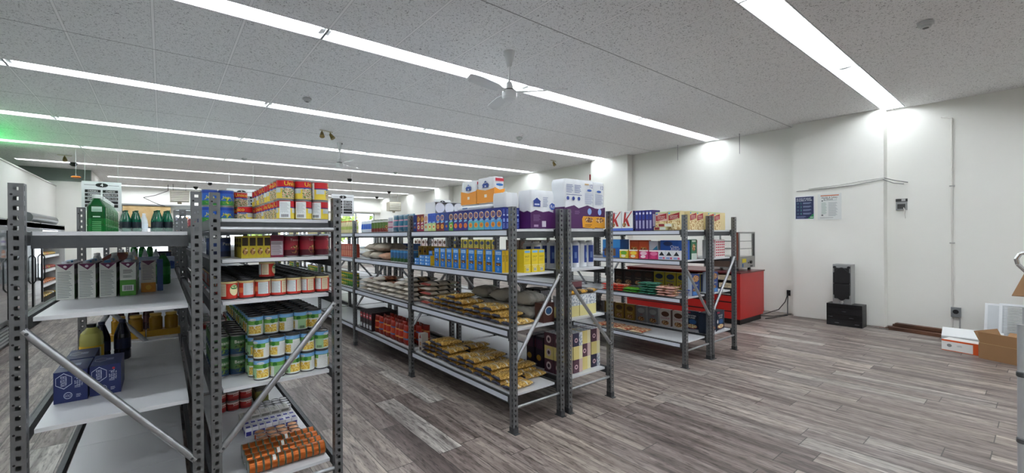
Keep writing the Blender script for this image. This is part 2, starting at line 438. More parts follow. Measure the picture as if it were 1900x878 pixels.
# ---------------------------------------------------------------- fluorescent troffers
def make_light():
    L = FL-.012; w_ = .15; white = M('E4E6E6', .35); q = P()
    prof = [(-w_, 0), (-w_+.012, 0), (-.075, .088), (.075, .088), (w_-.012, 0), (w_, 0), (w_, .10), (-w_, .10)]
    vs = [(x, y, z) for x in (-L/2, L/2) for y, z in prof]; n = 8
    q.add(vs, [(i, (i+1) % n, n+(i+1) % n, n+i) for i in range(n)], white)
    for x in (-L/2, L/2):
        s_ = 1 if x < 0 else -1
        q.add([(x, a, z) for a, z in prof], [tuple(range(n))], white)
        q.add([(x+s_*.004, a, z) for a, z in prof[1:5]], [(0, 1, 2, 3)], white)
    hs = q.build('reflector_housing', link=False)
    q = P(); q.tube((-L/2+.045, 0, 0), (L/2-.045, 0, 0), .014, M('F6FAFF', .4, emit=TUBE), 8)
    t1 = q.build('fluorescent_tube', link=False)
    q = P()
    q.box(-.018, .018, -.06, .06, -.022, .03, white)
    br = q.build('lamp_holder', link=False)
    return T('ceiling_light', 'light', None, [('reflector_housing', hs), ('fluorescent_tube', t1, (0, -.038, .045)), ('fluorescent_tube', t1, (0, .038, .045)), ('lamp_holder', br, (-L/2+.028, 0, .045)), ('lamp_holder', br, (L/2-.028, 0, .045))])
TL = make_light()
RN = ['behind the camera row', 'row behind the camera', 'nearest row at upper right', 'row holding the near ceiling fan', 'third row from the right', 'fourth row from the right', 'row holding the far ceiling fan', 'third row from the back wall', 'second row from the back wall', 'row closest to the back wall']
for k, (y, x0) in enumerate(zip(ROWS, RX0)):
    n = round((9.64-x0)/FL)
    if k == 7: n = 4; place(TL, (9.64-FL*4-.56*FL/2, y, H), 0, 'short recessed ceiling light at the left end of the row before the stockroom wall', 'recessed fluorescent ceiling lights', sc=(.56, 1, 1))
    for i in range(n):
        place(TL, (9.64-FL*(i+.5), y, H), 0, 'recessed twin tube ceiling light, %s from the right wall, %s' % (ORD[i], RN[k]), 'recessed fluorescent ceiling lights')

# ================================================================ SHELVING
PW, PD, PH = .045, .052, 1.83       # upright size
def post_mesh():
    q = P(); m = MSTEEL; md = MSTEELD
    def face(o, u, n_w, w_, hole_u, hw, hh, pitch):   # punched plate, o origin, u unit in-plane horizontal
        o = Vector(o); u = Vector(u); z = Vector((0, 0, 1))
        a0, a1 = hole_u-hw/2, hole_u+hw/2; k = 0; zc = 0.0
        def quad(x0, x1, z0, z1):
            q.add([o+u*x0+z*z0, o+u*x1+z*z0, o+u*x1+z*z1, o+u*x0+z*z1], [(0, 1, 2, 3)], m)
        quad(0, a0, 0, PH); quad(a1, w_, 0, PH)
        while zc < PH:
            z0 = min(PH, zc+(pitch-hh)/2); quad(a0, a1, zc, z0)
            z1 = z0+hh
            if z1 > PH: break
            quad(a0, a1, z1, min(PH, zc+pitch)); zc += pitch
    face((-PW/2, -PD/2, 0), (1, 0, 0), 0, PW, PW*.5, .016, .018, .0416)
    face((-PW/2, PD/2, 0), (1, 0, 0), 0, PW, PW*.55, .017, .018, .0416)
    face((-PW/2, -PD/2, 0), (0, 1, 0), 0, PD, PD*.3, .010, .022, .0416)
    face((PW/2, -PD/2, 0), (0, 1, 0), 0, PD, PD*.3, .010, .022, .0416)
    # inner lips of the folded channel
    for sx in (-1, 1):
        q.box(sx*(PW/2-.003)-.002, sx*(PW/2-.003)+.002, -.004, PD/2-.004, 0, PH, md)
    for i in range(0, 44, 3):
        z = .0416*i+.036
        for y in (-PD/2-.0005, PD/2+.0005):
            vs = [(-PW*.28+.0045*math.cos(t*math.pi/4), y, z+.0045*math.sin(t*math.pi/4)) for t in range(8)]
            q.add(vs, [tuple(range(8))], M(BLK))
    return q.build('upright_post', link=False)
PM = post_mesh()
q = P(); q.box(-.027, .027, -.05, .05, 0, .004, MSTEELD); q.box(-PW/2-.001, PW/2+.001, -PD/2-.003, PD/2+.003, .004, .05, MSTEELD); FOOT = q.build('foot_plate', link=False)
def child(name, mesh, par, loc=(0, 0, 0), rz=0, kind=None):
    o = bpy.data.objects.new(name, mesh); C.objects.link(o); o.parent = par; o.location = loc; o.rotation_euler = (0, 0, rz)
    if kind: o['kind'] = kind
    return o
Y0 = 2.71; BAY = 1.845; NB = 6
def rack(x0, x1, levels, front, label, brace_up, nb=NB, toptube=False):
    """x0/x1: centres of the two posts; front: -1 if the aisle side is x0, +1 if x1"""
    r = root('shelving_rack', ((x0+x1)/2, Y0, 0), 0, label, 'shelving rack', 'grey steel grocery shelving racks')
    hw = (x1-x0)/2; L = BAY-.0
    xi = hw-PW/2
    # meshes
    q = P(); q.tube((-xi, 0, .20), (xi, 0, .20), .013, MBRACE, 8); hb = q.build('horizontal_brace', link=False)
    a, b = brace_up
    q = P(); q.tube((-xi-.01, -.012, a), (xi+.01, -.012, b), .017, MBRACE, 8)
    q.tube((-xi+.004, -.03, a+(b-a)*.02), (-xi+.004, .0, a+(b-a)*.02), .007, MSTEELD, 6); q.tube((xi-.004, -.03, b-(b-a)*.02), (xi-.004, 0, b-(b-a)*.02), .007, MSTEELD, 6)
    db = q.build('diagonal_brace', link=False)
    if toptube:
        q = P(); q.tube((-xi, -.02, 1.64), (xi, -.02, 1.64), .014, MBRACE, 8); tb = q.build('top_brace', link=False)
    sh = P(); n = 3
    yl = L-.075
    for i in range(n):
        sh.box(-hw+.035, hw-.035, .0375+yl*i/n+.001, .0375+yl*(i+1)/n-.001, -.018, 0, MSHELF)
        sh.box(-hw+.06, hw-.06, .0375+yl*(i+.45)/n, .0375+yl*(i+.55)/n, -.035, -.018, MSTEELD)
    shm = sh.build('shelf_panel', link=False)
    def beam(strip, s_):
        q = P(); q.box(-.012, .012, .036, L-.036, -.062, -.002, MSTEELD)
        q.box(-.020, .020, .036, .040, -.085, .005, MSTEELD); q.box(-.020, .020, L-.040, L-.036, -.085, .005, MSTEELD)
        if strip:
            xx = s_*.0145
            q.box(xx-.0015, xx+.0015, .06, L-.06, -.050, -.010, MSTRIP)
            q.box(s_*.012-.003, s_*.012+.003, .036, L-.036, -.006, 0, M('3C3E40', .4, .5))
        return q.build('shelf_beam', link=False)
    bf = beam(True, front); bb = beam(False, -front)
    q = P(); q.box(-hw+.03, hw-.03, .04, .065, -.075, -.02, MSTEELD); cs = q.build('cross_support', link=False)
    for j in range(nb+1):
        y = BAY*j
        for x in (-hw, hw):
            c = child('upright_post', PM, r, (x, y, 0)); child('foot_plate', FOOT, c)
        child('horizontal_brace', hb, r, (0, y, 0)); child('diagonal_brace', db, r, (0, y, 0))
        if toptube: child('top_brace', tb, r, (0, y, 0))
        if j < nb:
            for z in levels:
                child('shelf_panel', shm, r, (0, y, z))
                child('shelf_beam', bf, r, (front*(hw), y, z)); child('shelf_beam', bb, r, (-front*(hw), y, z))
                if z == levels[-1]: child('cross_support', cs, r, (0, y, z))
    return r
LV = [.29, .825, 1.28, 1.65]
LA = [.25, .775, 1.26, 1.63]; LB = [.25, .79, 1.255, 1.48, 1.70]
XA = (-.47, .135); XB = (.212, .82); XC = (2.20, 2.735); XD = (2.835, 3.43); XE = (4.84, 5.42); XF = (5.49, 6.13)
rack(XA[0], XA[1], LA, -1, 'leftmost grey steel shelving rack with mostly empty white shelves', (1.213, .48))
rack(XB[0], XB[1], LB, 1, 'grey steel shelving rack packed with tinned food, right of the near empty rack', (.49, 1.20), toptube=True)
rack(XC[0], XC[1], LV, -1, 'grey steel shelving rack with boxed macaroni and gold pasta bags in the middle', (.57, 1.25))
rack(XD[0], XD[1], LV, 1, 'grey steel shelving rack with purple paper packs and tissue boxes at its end', (1.17, .53))
rack(XE[0], XE[1], LV, -1, 'grey steel shelving rack with sweets and cereal facing the macaroni rack', (1.18, .57))
rack(XF[0], XF[1], LV, 1, 'rightmost grey steel shelving rack with cereal boxes, beside the red counter', (.60, 1.28))
# ================================================================ GOODS: templates
def sidefrom(n, side): return lambda i: '%s from the %s' % (ORD[i], side)
metal_blk = '2A2B2D'
beans = noise_mat('bean_salad_print', '6E7B3A', 'E9DFC0', 110, .42, .55, .4, 'B5583F')
pasta = noise_mat('pasta_gold', '8A5F1E', 'E6BE62', 90, .38, .58, .3, 'F4E2A8')
corn = noise_mat('corn_print', 'D9A82C', 'F7E07A', 120, .4, .6, .4)
mixed = noise_mat('food_print', '5C2A1C', 'D9A25A', 70, .42, .58, .4, 'F0E3C4')
cereal = noise_mat('cereal_print', 'B88A4A', 'F3E1AE', 60, .4, .58, .45, 'FBF4DC')
pizza = noise_mat('sliced_topping_print', 'B4472B', 'E9C08A', 30, .42, .56, .35, 'F3E8CE')
tinprint = noise_mat('dark_leaf_print', '26331F', '6F8F3E', 60, .4, .6, .4)
greyb = noise_mat('sack_print', '8E8C84', 'C9C7BE', 9, .35, .7, .6)

def bake(q, name): return q.build(name, link=False)
def can_vegetable():
    c = Can(.0480, .119, base='C8202A'); c.band(0, 0, 1, .60, M('EAD24A', .35)); c.band(0, .60, 1, .655, M('1F2E86', .35)); c.band(-.20, .56, .20, .60, M('BFD6F0', .35))
    c.band(-.17, .03, .17, .58, beans); c.band(.19, .32, .37, .58, M('C8D4D8', .4)); c.band(-.36, .32, -.20, .58, M('C8D4D8', .4))
    for i in range(8): c.band(-.15+.04*i, .57+.05*math.sin(i*.8), -.11+.04*i, .62+.05*math.sin(i*.8), M('2C49A8', .35))
    c.band(.40, .02, .60, .97, M('E9EEEE', .4))
    for i in range(9): c.band(.42, .34+.065*i, .58-.02*(i % 3), .355+.065*i, M('8FA0A8', .4))
    for i in range(7): c.band(.44+.018*i, .08, .449+.018*i, .24, M('25262A'))
    c.text('Unico', 0, .84, .024, M('F6DF3C', .35), .3)
    return T('vegetable_can', 'can', bake(c, 'vegetable_can'))
def can_bean():
    c = Can(.0400, .107, base='D93A28', rim='55575A', top='232426'); c.band(0, .88, 1, 1, M('E8D79A', .4)); c.band(0, 0, 1, .10, M('C92F24', .4))
    c.band(-.12, .14, .10, .86, M('DDE3E4', .4))
    for i in range(10): c.band(-.10, .18+.065*i, .08-.015*(i % 3), .195+.065*i, M('9AA8B2', .4))
    c.band(.12, .14, .26, .86, M('E9DFC0', .4))
    for i in range(8): c.band(.14, .2+.08*i, .24, .22+.08*i, M('B0705A', .4))
    c.oval(.41, .5, .085, .33, M('F2E7B8', .4)); c.oval(.41, .66, .07, .12, M('4A9A5A', .4)); c.band(.36, .56, .46, .6, M('3D7C40', .4))
    c.oval(.55, .22, .05, .12, M('F3EFE6', .4)); c.band(.60, .10, .78, .86, M('DCE0E0', .4))
    for i in range(8): c.band(.62, .2+.08*i, .76, .215+.08*i, M('A0A8B0', .4))
    c.band(.80, .3, .88, .6, M('E87A4A', .4))
    return T('bean_can', 'can', bake(c, 'bean_can'))
def can_corn():
    c = Can(.0400, .117, base='E9EEEA', rim='6A6C6F', top='232426'); c.band(0, .80, 1, 1, M('7DB7E6', .4)); c.band(0, .58, 1, .80, M('6FAE4C', .4))
    for a in (.0, .32, .66): c.oval(a+.05, .68, .05, .12, M('2E7A2A', .4))
    c.band(-.15, .08, .14, .50, corn); c.oval(0, .42, .13, .10, M('F4F2E6', .4)); c.oval(0, .26, .14, .17, corn)
    c.oval(-.04, .86, .075, .07, M('F3F6F7', .4)); c.text('Green', -.04, .865, .009, M('2B6CB0'), .12)
    c.band(.18, .05, .40, .78, M('EFF1EF', .4))
    for i in range(11): c.band(.19, .09+.06*i, .39-.02*(i % 3), .10+.06*i, M('97A39A', .4))
    c.band(.44, .08, .62, .50, corn); c.band(.70, .05, .88, .6, M('A8D3A0', .4))
    for i in range(7): c.band(.74+.015*i, .08, .748+.015*i, .22, M('25262A'))
    return T('corn_can', 'can', bake(c, 'corn_can'))
def can_simple(r, h, base, b1, b2, txt=None, txc='FFFFFF', top='3A3B3D', rim='A8A9AA', n=20, name='food_can', cat='can', pic=None, tz=.7, th=.018):
    c = Can(r, h, rim=rim, top=top, base=base, n=n); 
    if b1: c.band(0, .8, 1, .97, M(b1, .4))
    if b2: c.band(0, .0, 1, .3, M(b2, .4))
    for k in (0, .5):
        if pic: c.oval(k, .32, .12, .22, pic)
        if txt: c.text(txt, k, tz, th, M(txc, .4), .3)
    c.band(.2, .1, .34, .78, M('E2E4E4', .4)); 
    for i in range(7): c.band(.21, .18+.08*i, .33, .20+.08*i, M('8A8F94', .4))
    return T(name, cat, bake(c, name))
def round_can(base, band, r=.040, h=.0355, patch=True):
    """short tin lying on its side, axis along X"""
    q = P(); m = M(base, .28, .75); b = M(band, .4)
    prof = [(.0001, -h/2+.002, M('B9BABB', .3, .8)), (r*.92, -h/2+.002, M('B9BABB', .3, .8)), (r, -h/2, b), (r, -h/2+.004, m), (r*.97, -h/2+.006, m), (r*.97, h/2-.006, m), (r, h/2-.004, b), (r, h/2, M('B9BABB', .3, .8)), (r*.92, h/2-.002, M('B9BABB', .3, .8)), (.0001, h/2-.002)]
    q.lathe(prof, m, 22)
    q.v = [(z, x, y) for x, y, z in q.v]
    # white label patch high on the front
    vs = []
    for i in range(4):
        t = math.radians(150-i*18); 
        for xx in (-.008, .008): vs.append((xx, math.cos(t)*r*.985, math.sin(t)*r*.985))
    if patch: q.add(vs, [(2*i, 2*i+1, 2*i+3, 2*i+2) for i in range(3)], M('E6E6E2', .4))
    return T('fish_can', 'can', bake(q, 'fish_can'))
def carton():
    W, D, Hh = .071, .07, .195; b = B(W, D, Hh, 'E4E8E2')
    pur = M('6E2A56', .4); gr = M('4C9A34', .4); tx = M('8F9A98', .5)
    b.poly('fb', [(.02, 1), (.98, 1), (.55, .83)], pur); b.disc('fb', .5, .93, .10, .035, M('E9E3EA', .4))
    b.lines('fb', .08, .06, .9, .82, 16, tx, .35); b.rect('lr', 0, 0, 1, .42, gr); b.rect('lr', 0, .86, 1, 1, pur)
    b.disc('lr', .5, .6, .3, .1, M('7FB54A')); b.rect('t', 0, 0, 1, 1, M('D9D2D8', .4)); b.rect('t', .0, .0, 1, .12, pur)
    body = bake(b, 'carton_body')
    q = P(); q.lathe([(.0145, 0), (.0145, .010), (.0135, .014), (.0001, .014)], M('DDE7EE', .35), 14); cap = bake(q, 'screw_cap')
    q = P(); q.lathe([(.0145, 0), (.0145, .010), (.0135, .014), (.0001, .014)], M('6FB2E0', .35), 14); capb = bake(q, 'screw_cap')
    g = B(W, D, Hh, 'E4E8E2'); g.poly('fb', [(.02, 1), (.98, 1), (.55, .83)], pur); g.disc('fb', .5, .93, .10, .035, M('E9E3EA', .4)); g.lines('f', .2, .68, .85, .8, 3, M('555B58'), .4)
    g.lines('f', .2, .54, .8, .62, 4, tx, .4); g.rect('f', 0, 0, 1, .47, gr); g.rect('f', .14, .14, .86, .32, 'E9EDE9')
    for i in range(9): g.rect('f', .24+.06*i, .16, .265+.06*i+.012*(i % 2), .30, '3A3D40')
    g.rect('lr', 0, 0, 1, .42, gr); g.rect('lr', 0, .86, 1, 1, pur)
    c = (-.005, .012, Hh)
    return (T('drink_carton', 'carton', None, [('carton_body', body), ('screw_cap', cap, c)]),
            T('drink_carton', 'carton', None, [('carton_body', bake(g, 'carton_body')), ('screw_cap', cap, c)]),
            T('drink_carton', 'carton', None, [('carton_body', body), ('screw_cap', capb, c)]))
def bottle(name, cat, r, h, body, cap, label=None, liquid=None, neck=.35, square=False, capr=None, n=20, mtrans=True):
    mb = M(body, .12, trans=.12) if mtrans else M(body, .35)
    q = P(); rn = capr or r*.36; hb = h*(1-neck)
    prof = [(r*.86, 0), (r, h*.03), (r, hb*.34), (r*.97, hb*.36), (r*.97, hb*.4), (r, hb*.42), (r, hb*.86), (r*.93, hb), (rn*1.25, h*.90), (rn, h*.92), (rn, h*.95)]
    q.lathe(prof, mb, n)
    parts = [('bottle_body', bake(q, 'bottle_body'))]
    if label:
        q = P(); q.lathe([(r*1.012, hb*.44), (r*1.012, hb*.82)], M(label, .4), n); parts.append(('label', bake(q, 'label')))
    q = P(); q.lathe([(rn*1.1, h*.93), (rn*1.12, h*.995), (rn, h), (.0001, h)], M(cap, .4), 14); parts.append(('cap', bake(q, 'cap')))
    return T(name, cat, None, parts)
def jug():
    g1 = M('1F8A3C', .1, trans=.45); g2 = M('16642E', .15, trans=.3); q = P()
    def ring(s_, z, rr=.8): 
        n = 20; out = []
        for i in range(n):
            t = 2*math.pi*i/n; c, s2 = math.cos(t), math.sin(t); k = (abs(c)**4+abs(s2)**4)**(-.25)
            k = 1+(k-1)*rr; out.append((s_*c*k, s_*s2*k, z))
        return out
    lv = [(.046, 0, 1), (.049, .006, 1), (.049, .05, 1), (.0475, .052, 1), (.0475, .058, 1), (.049, .06, 1), (.049, .098, 1), (.0485, .10, 1), (.0485, .178, 1), (.044, .19, 1), (.019, .235, .4), (.019, .242, 0)]
    vs = []
    for a in lv: vs += ring(*a)
    n = 20
    for k in range(len(lv)-1):
        q.add([vs[k*n+i] for i in range(n)]+[vs[(k+1)*n+i] for i in range(n)], [(i, (i+1) % n, n+(i+1) % n, n+i) for i in range(n)], g1 if k < 7 else g2, True)
    q.add(ring(.046, 0, 1), [tuple(range(n))[::-1]], g1)
    for i in range(6): q.box(-.022, .022, -.0505, -.048, .014+.012*i, .018+.012*i, M('57B56A', .3))
    body = bake(q, 'jug_body')
    q = P(); q.lathe([(.0225, .236), (.0235, .257), (.021, .262), (.0001, .262)], M('E4EEE8', .35), 16); cap = bake(q, 'cap')
    b = P(); b.box(-.024, .026, -.0505, -.0488, .145, .178, M('B9DCC6', .4)); b.box(-.022, .024, -.0510, -.0505, .150, .153, M('4E8A62')); b.box(-.022, .024, -.0510, -.0505, .158, .161, M('4E8A62')); 
    lab_ = bake(b, 'label')
    b = P(); b.box(-.018, .018, -.0505, -.0488, .108, .115, M('BFE3CB', .4)); l2 = bake(b, 'print_strip')
    return T('mouthwash_jug', 'jug', None, [('jug_body', body), ('cap', cap), ('label', lab_), ('print_strip', l2)])
def bag(L, W, Tk, mid, ends, name, cat, mfrac=.62, seed=1, textc=None, txt=None, top2=None):
    rr = random.Random(seed); q = P(); nx, ny = 14, 8; g = {}
    def zz(u, v):
        e = max(0, 1-abs(u)**3.0)**.5*max(0, 1-abs(v)**2.6)**.5
        return e
    vs = []; idx = {}
    for s_ in (1, -1):
        for i in range(nx+1):
            for j in range(ny+1):
                u = -1+2*i/nx; v = -1+2*j/ny; e = zz(u, v)
                edge = (i in (0, nx) or j in (0, ny))
                if edge and s_ == -1: idx[(s_, i, j)] = idx[(1, i, j)]; continue
                z = Tk/2+s_*Tk/2*e+(0 if edge else rr.uniform(-.05, .05)*Tk)
                pinch = 1-.10*(1-abs(v))*0-.08*(1-(1-abs(u)**6))
                if edge: z += rr.uniform(-.12, .12)*Tk
                idx[(s_, i, j)] = len(vs); vs.append((u*L/2, v*W/2*(.90+.10*abs(u)**3 if False else 1-.06*(1-abs(u))), max(0.0, z)))
    o = len(q.v)
    for s_ in (1, -1):
        for i in range(nx):
            u = abs(-1+2*(i+.5)/nx); m = mid if u < mfrac else ends
            if top2 and s_ == 1 and u > .25 and u < .42: m = top2
            fs = []
            for j in range(ny):
                a = [idx[(s_, i, j)], idx[(s_, i+1, j)], idx[(s_, i+1, j+1)], idx[(s_, i, j+1)]]
                fs.append(tuple(a if s_ == 1 else a[::-1]))
            k = q.mat(m)
            for f in fs: q.f.append(f); q.mi.append(k); q.sm.append(True)
    q.v += vs
    return T(name, cat, bake(q, name))
def upright(t, name=None):
    """stand a bag template up: its length becomes height"""
    me = t.mesh.copy(); xs = [v.co.x for v in me.vertices]; mn = min(xs)
    tk = max(v.co.z for v in me.vertices)
    for v in me.vertices:
        x, y, z = v.co; hgt = (x-mn); k = 1-.55*(hgt/(max(xs)-mn))
        v.co = (y, (z-tk/2)*k, hgt)
    return T(name or t.name, t.cat, me)
def roll_pack(W, D, Hh, band, logo=None, nm='paper_roll_pack'):
    """shrink wrapped block of rolls, softly bulging"""
    b = B(W, D, Hh, M('E9EDF0', .3)); return b
def soft_pack(W, D, Hh, fn=None, cols=3, rows=3, name='tissue_roll_pack', cat='paper pack', base='E6EAEE'):
    """wrapped stack of rolls: body with lobes of the rolls pressing the film, plus printed film front"""
    q = P(); m = M(base, .28); n = 6*cols; vs = []; lev = 5*rows
    def outline():
        pts = []
        for i in range(n): 
            u = i/n; pts.append((-W/2+u*W, -D/2-.006*abs(math.sin(u*cols*math.pi))))
        k = 8
        for i in range(k): pts.append((W/2+.004*abs(math.sin(i/k*math.pi*2)), -D/2+i/k*D))
        for i in range(n): 
            u = i/n; pts.append((W/2-u*W, D/2+.006*abs(math.sin(u*cols*math.pi))))
        for i in range(k): pts.append((-W/2-.004*abs(math.sin(i/k*math.pi*2)), D/2-i/k*D))
        return pts
    pts = outline(); N = len(pts)
    for j in range(lev+1):
        z = Hh*j/lev; s_ = 1-.02*(1-abs(math.sin(j/lev*rows*math.pi)))-(.04 if j in (0, lev) else 0)
        vs += [(x*s_, y*s_, z) for x, y in pts]
    q.add(vs, [(j*N+i, j*N+(i+1) % N, (j+1)*N+(i+1) % N, (j+1)*N+i) for j in range(lev) for i in range(N)], m, True)
    q.add(vs[:N], [tuple(range(N))[::-1]], m); q.add([(x, y, z) for x, y, z in vs[-N:]], [tuple(range(N))], m)
    # twisted film tuck on the top
    q.lathe([(.03, Hh-.001), (.012, Hh+.006), (.016, Hh+.014), (.0001, Hh+.010)], m, 8)
    body = bake(q, 'wrapped_rolls')
    b = B(W*.985+.019, D*.985+.019, Hh*.96, m); b.z0 = Hh*.02; b.v = []; b.f = []; b.mi = []; b.ms = []; b.sm = []
    if fn: fn(b)
    return T(name, cat, None, [('wrapped_rolls', body), ('printed_film', bake(b, 'printed_film'))] if fn else [('wrapped_rolls', body)])
# ================================================================ GOODS: placing
E_ = .0008
def line_x(t, xs, y, z, labf, group, rz=None, jit=0):
    for i, x in enumerate(xs): place(t, (x+random.uniform(-jit, jit), y+random.uniform(-jit, jit), z+E_), rz[i] if isinstance(rz, list) else (rz if rz is not None else 0), labf(i), group)
TV = can_vegetable(); TBn = can_bean(); TC = can_corn()
AN = [0, .6, 1.2, 2.3, 3.4, 4.1, 5.0]
# --- rack B, top shelf: red and yellow tins, two high
z = LB[4]; xs = [.575, .673, .771]
for lay in (0, 1):
    for r_ in range(12 if lay == 0 else 10):
        for i, x in enumerate(xs):
            a = [[3.0, 2.5, 2.3], [.45, .75, 1.5]][lay][i]+(0 if r_ == 0 else random.choice([-.3, .2, .6])) if r_ == 0 else random.choice([-.9, -.6, -.2, .2])
            if r_ == 0:
                l = 'red and yellow vegetable tin, front row on top shelf, %s layer, %s from left' % (['lower', 'upper'][lay], ORD[i])
            else: l = 'red and yellow vegetable tin, %s layer, %s row back, %s from left' % (['lower', 'upper'][lay], ORD[r_], ORD[i])
            place(TV, (x, 2.865+.0985*r_, z+E_+.1195*lay), a, l, 'red and yellow tins stacked two high on the top shelf')
for k, (x, y, lay) in enumerate([(.465, 3.62, 0), (.465, 3.86, 0), (.465, 3.86, 1), (.465, 3.97, 0), (.465, 3.97, 1)]):
    place(TV, (x, y, z+E_+.1195*lay), -1.0+.5*k, ['lone red and yellow tin left of the double stack on the top shelf', 'lower left red and yellow tin next to the blue tins', 'upper left red and yellow tin next to the blue tins', 'lower back red and yellow tin near the blue tins', 'upper back red and yellow tin near the blue tins'][k], 'red and yellow tins beside the blue tins')
TBL = can_simple(.048, .119, '2A5FB8', '1D3F97', '2F8A3C', 'Nuts', 'E8E04A', name='food_can', pic=noise_mat('nut_mix', '2F7A2E', 'E3D34A', 60), tz=.55)
for r_ in range(4):
    for i, x in enumerate((.27, .35)):
        for lay in (0, 1):
            place(TBL, (x-.005+.018*i, 3.72+.0985*r_+.02, z+E_+.1195*lay), .4*r_, 'blue tin with yellow lettering, %s layer, %s column, %s row from the front' % (['lower', 'upper'][lay], ['left', 'right'][i], ORD[r_]), 'blue tins on the top shelf of the tinned food rack')
# --- rack B, 1.48: mixed
z = LB[3]
TR = can_simple(.0425, .128, 'B02A3C', '8E1F38', '5B1626', 'Tomato', 'F2D7D0', pic=mixed, tz=.82, th=.014)
for r_ in range(6):
    for i, x in enumerate((.60, .69, .775)):
        place(TR, (x, 2.86+.088*r_, z+E_), .5+.4*i, ('crimson tall tin with food picture, front row, %s from left on second shelf' % ORD[i]) if r_ == 0 else 'crimson tall tin on second shelf, %s row back, %s from left' % (ORD[r_], ORD[i]), 'crimson tall tins on the second shelf')
def box_t(W, D, Hh, base, fn, name='food_box', cat='box'):
    b = B(W, D, Hh, M(base, .4)); fn(b); return T(name, cat, bake(b, name))
TYB = box_t(.036, .10, .125, 'D8C22C', lambda b: (b.rect('f', .1, .55, .9, .92, '3A2A14'), b.disc('f', .5, .3, .35, .16, mixed), b.rect('lr', .1, .5, .9, .9, '5A4216'), b.text('l', 'Soup', .5, .7, .02, 'F4E44A')))
TWB = box_t(.07, .08, .128, '8E2A4A', lambda b: (b.rect('f', .06, .1, .94, .74, 'CFC6CC'), b.lines('f', .1, .14, .88, .7, 9, M('8A7A84')), b.rect('f', .06, .8, .94, .97, '6A1C38')))
for r_ in range(3):
    for i in range(4): place(TYB, (.362+.037*i, 2.88+.102*r_, z+E_), 0, 'slim yellow soup box on second shelf, %s row from front, %s from left' % (ORD[r_], ORD[i]), 'slim yellow soup boxes')
    place(TWB, (.534-.012, 2.87+.085*r_, z+E_), 0, 'maroon carton with white text panel, %s from the front, between yellow boxes and crimson tins' % ORD[r_], 'maroon cartons on the second shelf')
TNB = can_simple(.044, .119, '23407E', '1A2F63', '16264F', 'Peas', 'D7DEEA', n=18)
for r_ in range(6):
    place(TNB, (.268, 3.0+.092*r_, z+E_), .5, 'navy tin in the shaded left corner of the second shelf, %s from the front' % ORD[r_], 'navy tins in the shaded corner')
# --- rack B, 1.255: cream and red tins
z = LB[2]; RZ = [-.41*2*math.pi+.5, .3, 0, -.5, -.6, -1.0, -1.15]
for r_ in range(18):
    for i in range(7):
        x = .287+.0812*i
        if i == 0 and r_ in (19,): continue
        if r_ == 0: l = 'cream and red bean tin, front row of middle shelf, %s from left' % ORD[i]
        else: l = 'black lidded bean tin on middle shelf, %s row back, %s from left' % (ORD[r_], ORD[i])
        place(TBn, (x, 2.845+.0812*r_, z+E_), RZ[i] if r_ == 0 else random.choice(RZ), l, 'cream and red bean tins on the middle shelf')
place(TBn, (.475, 2.87, z+.108+E_), -1.5, 'single cream and red bean tin standing on top of the front row', None, sc=(1, 1, .9))
# --- rack B, .79 : corn tins
z = LB[1]; n = 0
for lay in (0, 1):
    for i in range(5):
        place(TC, (.436+.0812*i, 2.822, z+E_+.1175*lay), [[0, 1.2, .2, -.9, -1.9], [-.9, -1.1, -1.3, 0, .75]][lay][i], 'green, white and yellow corn tin, front row, %s layer, %s from left' % (['lower', 'upper'][lay], ORD[i]), 'corn tins in front row of the fourth shelf')
for r_ in range(1, 15):
    for i in range(5):
        for lay in (0, 1, 2):
            place(TC, (.40+.0812*i+.02, 2.822+.0812*r_+.006, z+E_+.1175*lay), random.uniform(-1.5, 1.5), 'black lidded corn tin, %s layer, %s row back, %s from left' % (['bottom', 'middle', 'top'][lay], ORD[r_], ORD[i]), 'corn tins behind the front row, %s layer' % ['bottom', 'middle', 'top'][lay])
TG = can_simple(.0400, .117, '4F7A4A', '35603C', '2C4A6A', 'Beans', 'E8EDE0', pic=tinprint)
for r_ in range(7):
    for i in range(2):
        for lay in (0, 1):
            place(TG, (.262+.0812*i-.0, 3.02+.0812*r_, z+E_+.1175*lay), .3, 'dark green vegetable tin, %s layer, %s column, %s from the front' % (['lower', 'upper'][lay], ['left', 'right'][i], ORD[r_]), 'dark green tins left of the corn tins')
# --- rack B, .25 : fish tins and small goods
z = LB[0]
TF = round_can('B8622A', '4E5A40'); TF0 = round_can('B8622A', '4E5A40', patch=False)
for r_ in range(4):
    for i in range(11):
        place(TF if (i*3+r_*5) % 8 == 1 else TF0, (.385+.0375*i, 2.84+.0825*r_, z+.0402+E_), 0, 'copper coloured round fish tin on its side, %s row, %s from left' % (['front', 'second', 'third', 'back'][r_], ORD[i]), 'copper round fish tins on the bottom shelf')
TS = can_simple(.030, .048, 'C9562E', 'E6E0DA', 'C9562E', 'Tuna', 'FFFFFF', top='C98A5A', n=16, name='small_can', tz=.5, th=.012)
for i in range(12):
    x = .50+.064*(i % 4)+random.uniform(-.004, .004); y = 3.19+.064*(i//4)+random.uniform(-.003, .003)
    place(TS, (x, y, z+E_), random.uniform(0, 3), 'small orange and white tin in the loose cluster, %s row, %s from left' % (ORD[i//4], ORD[i % 4]), 'small orange and white tins')
TS2 = box_t(.038, .075, .055, 'E4E6EC', lambda b: (b.rect('f', .1, .1, .9, .6, '3A3A9A'), b.rect('t', .15, .15, .85, .55, '3A3F9E'), b.text('t', 'ONA', .5, .75, .010, '3A3A9A'), b.rect('l', .1, .1, .9, .6, '3A3A9A')), 'small_can_box', 'box')
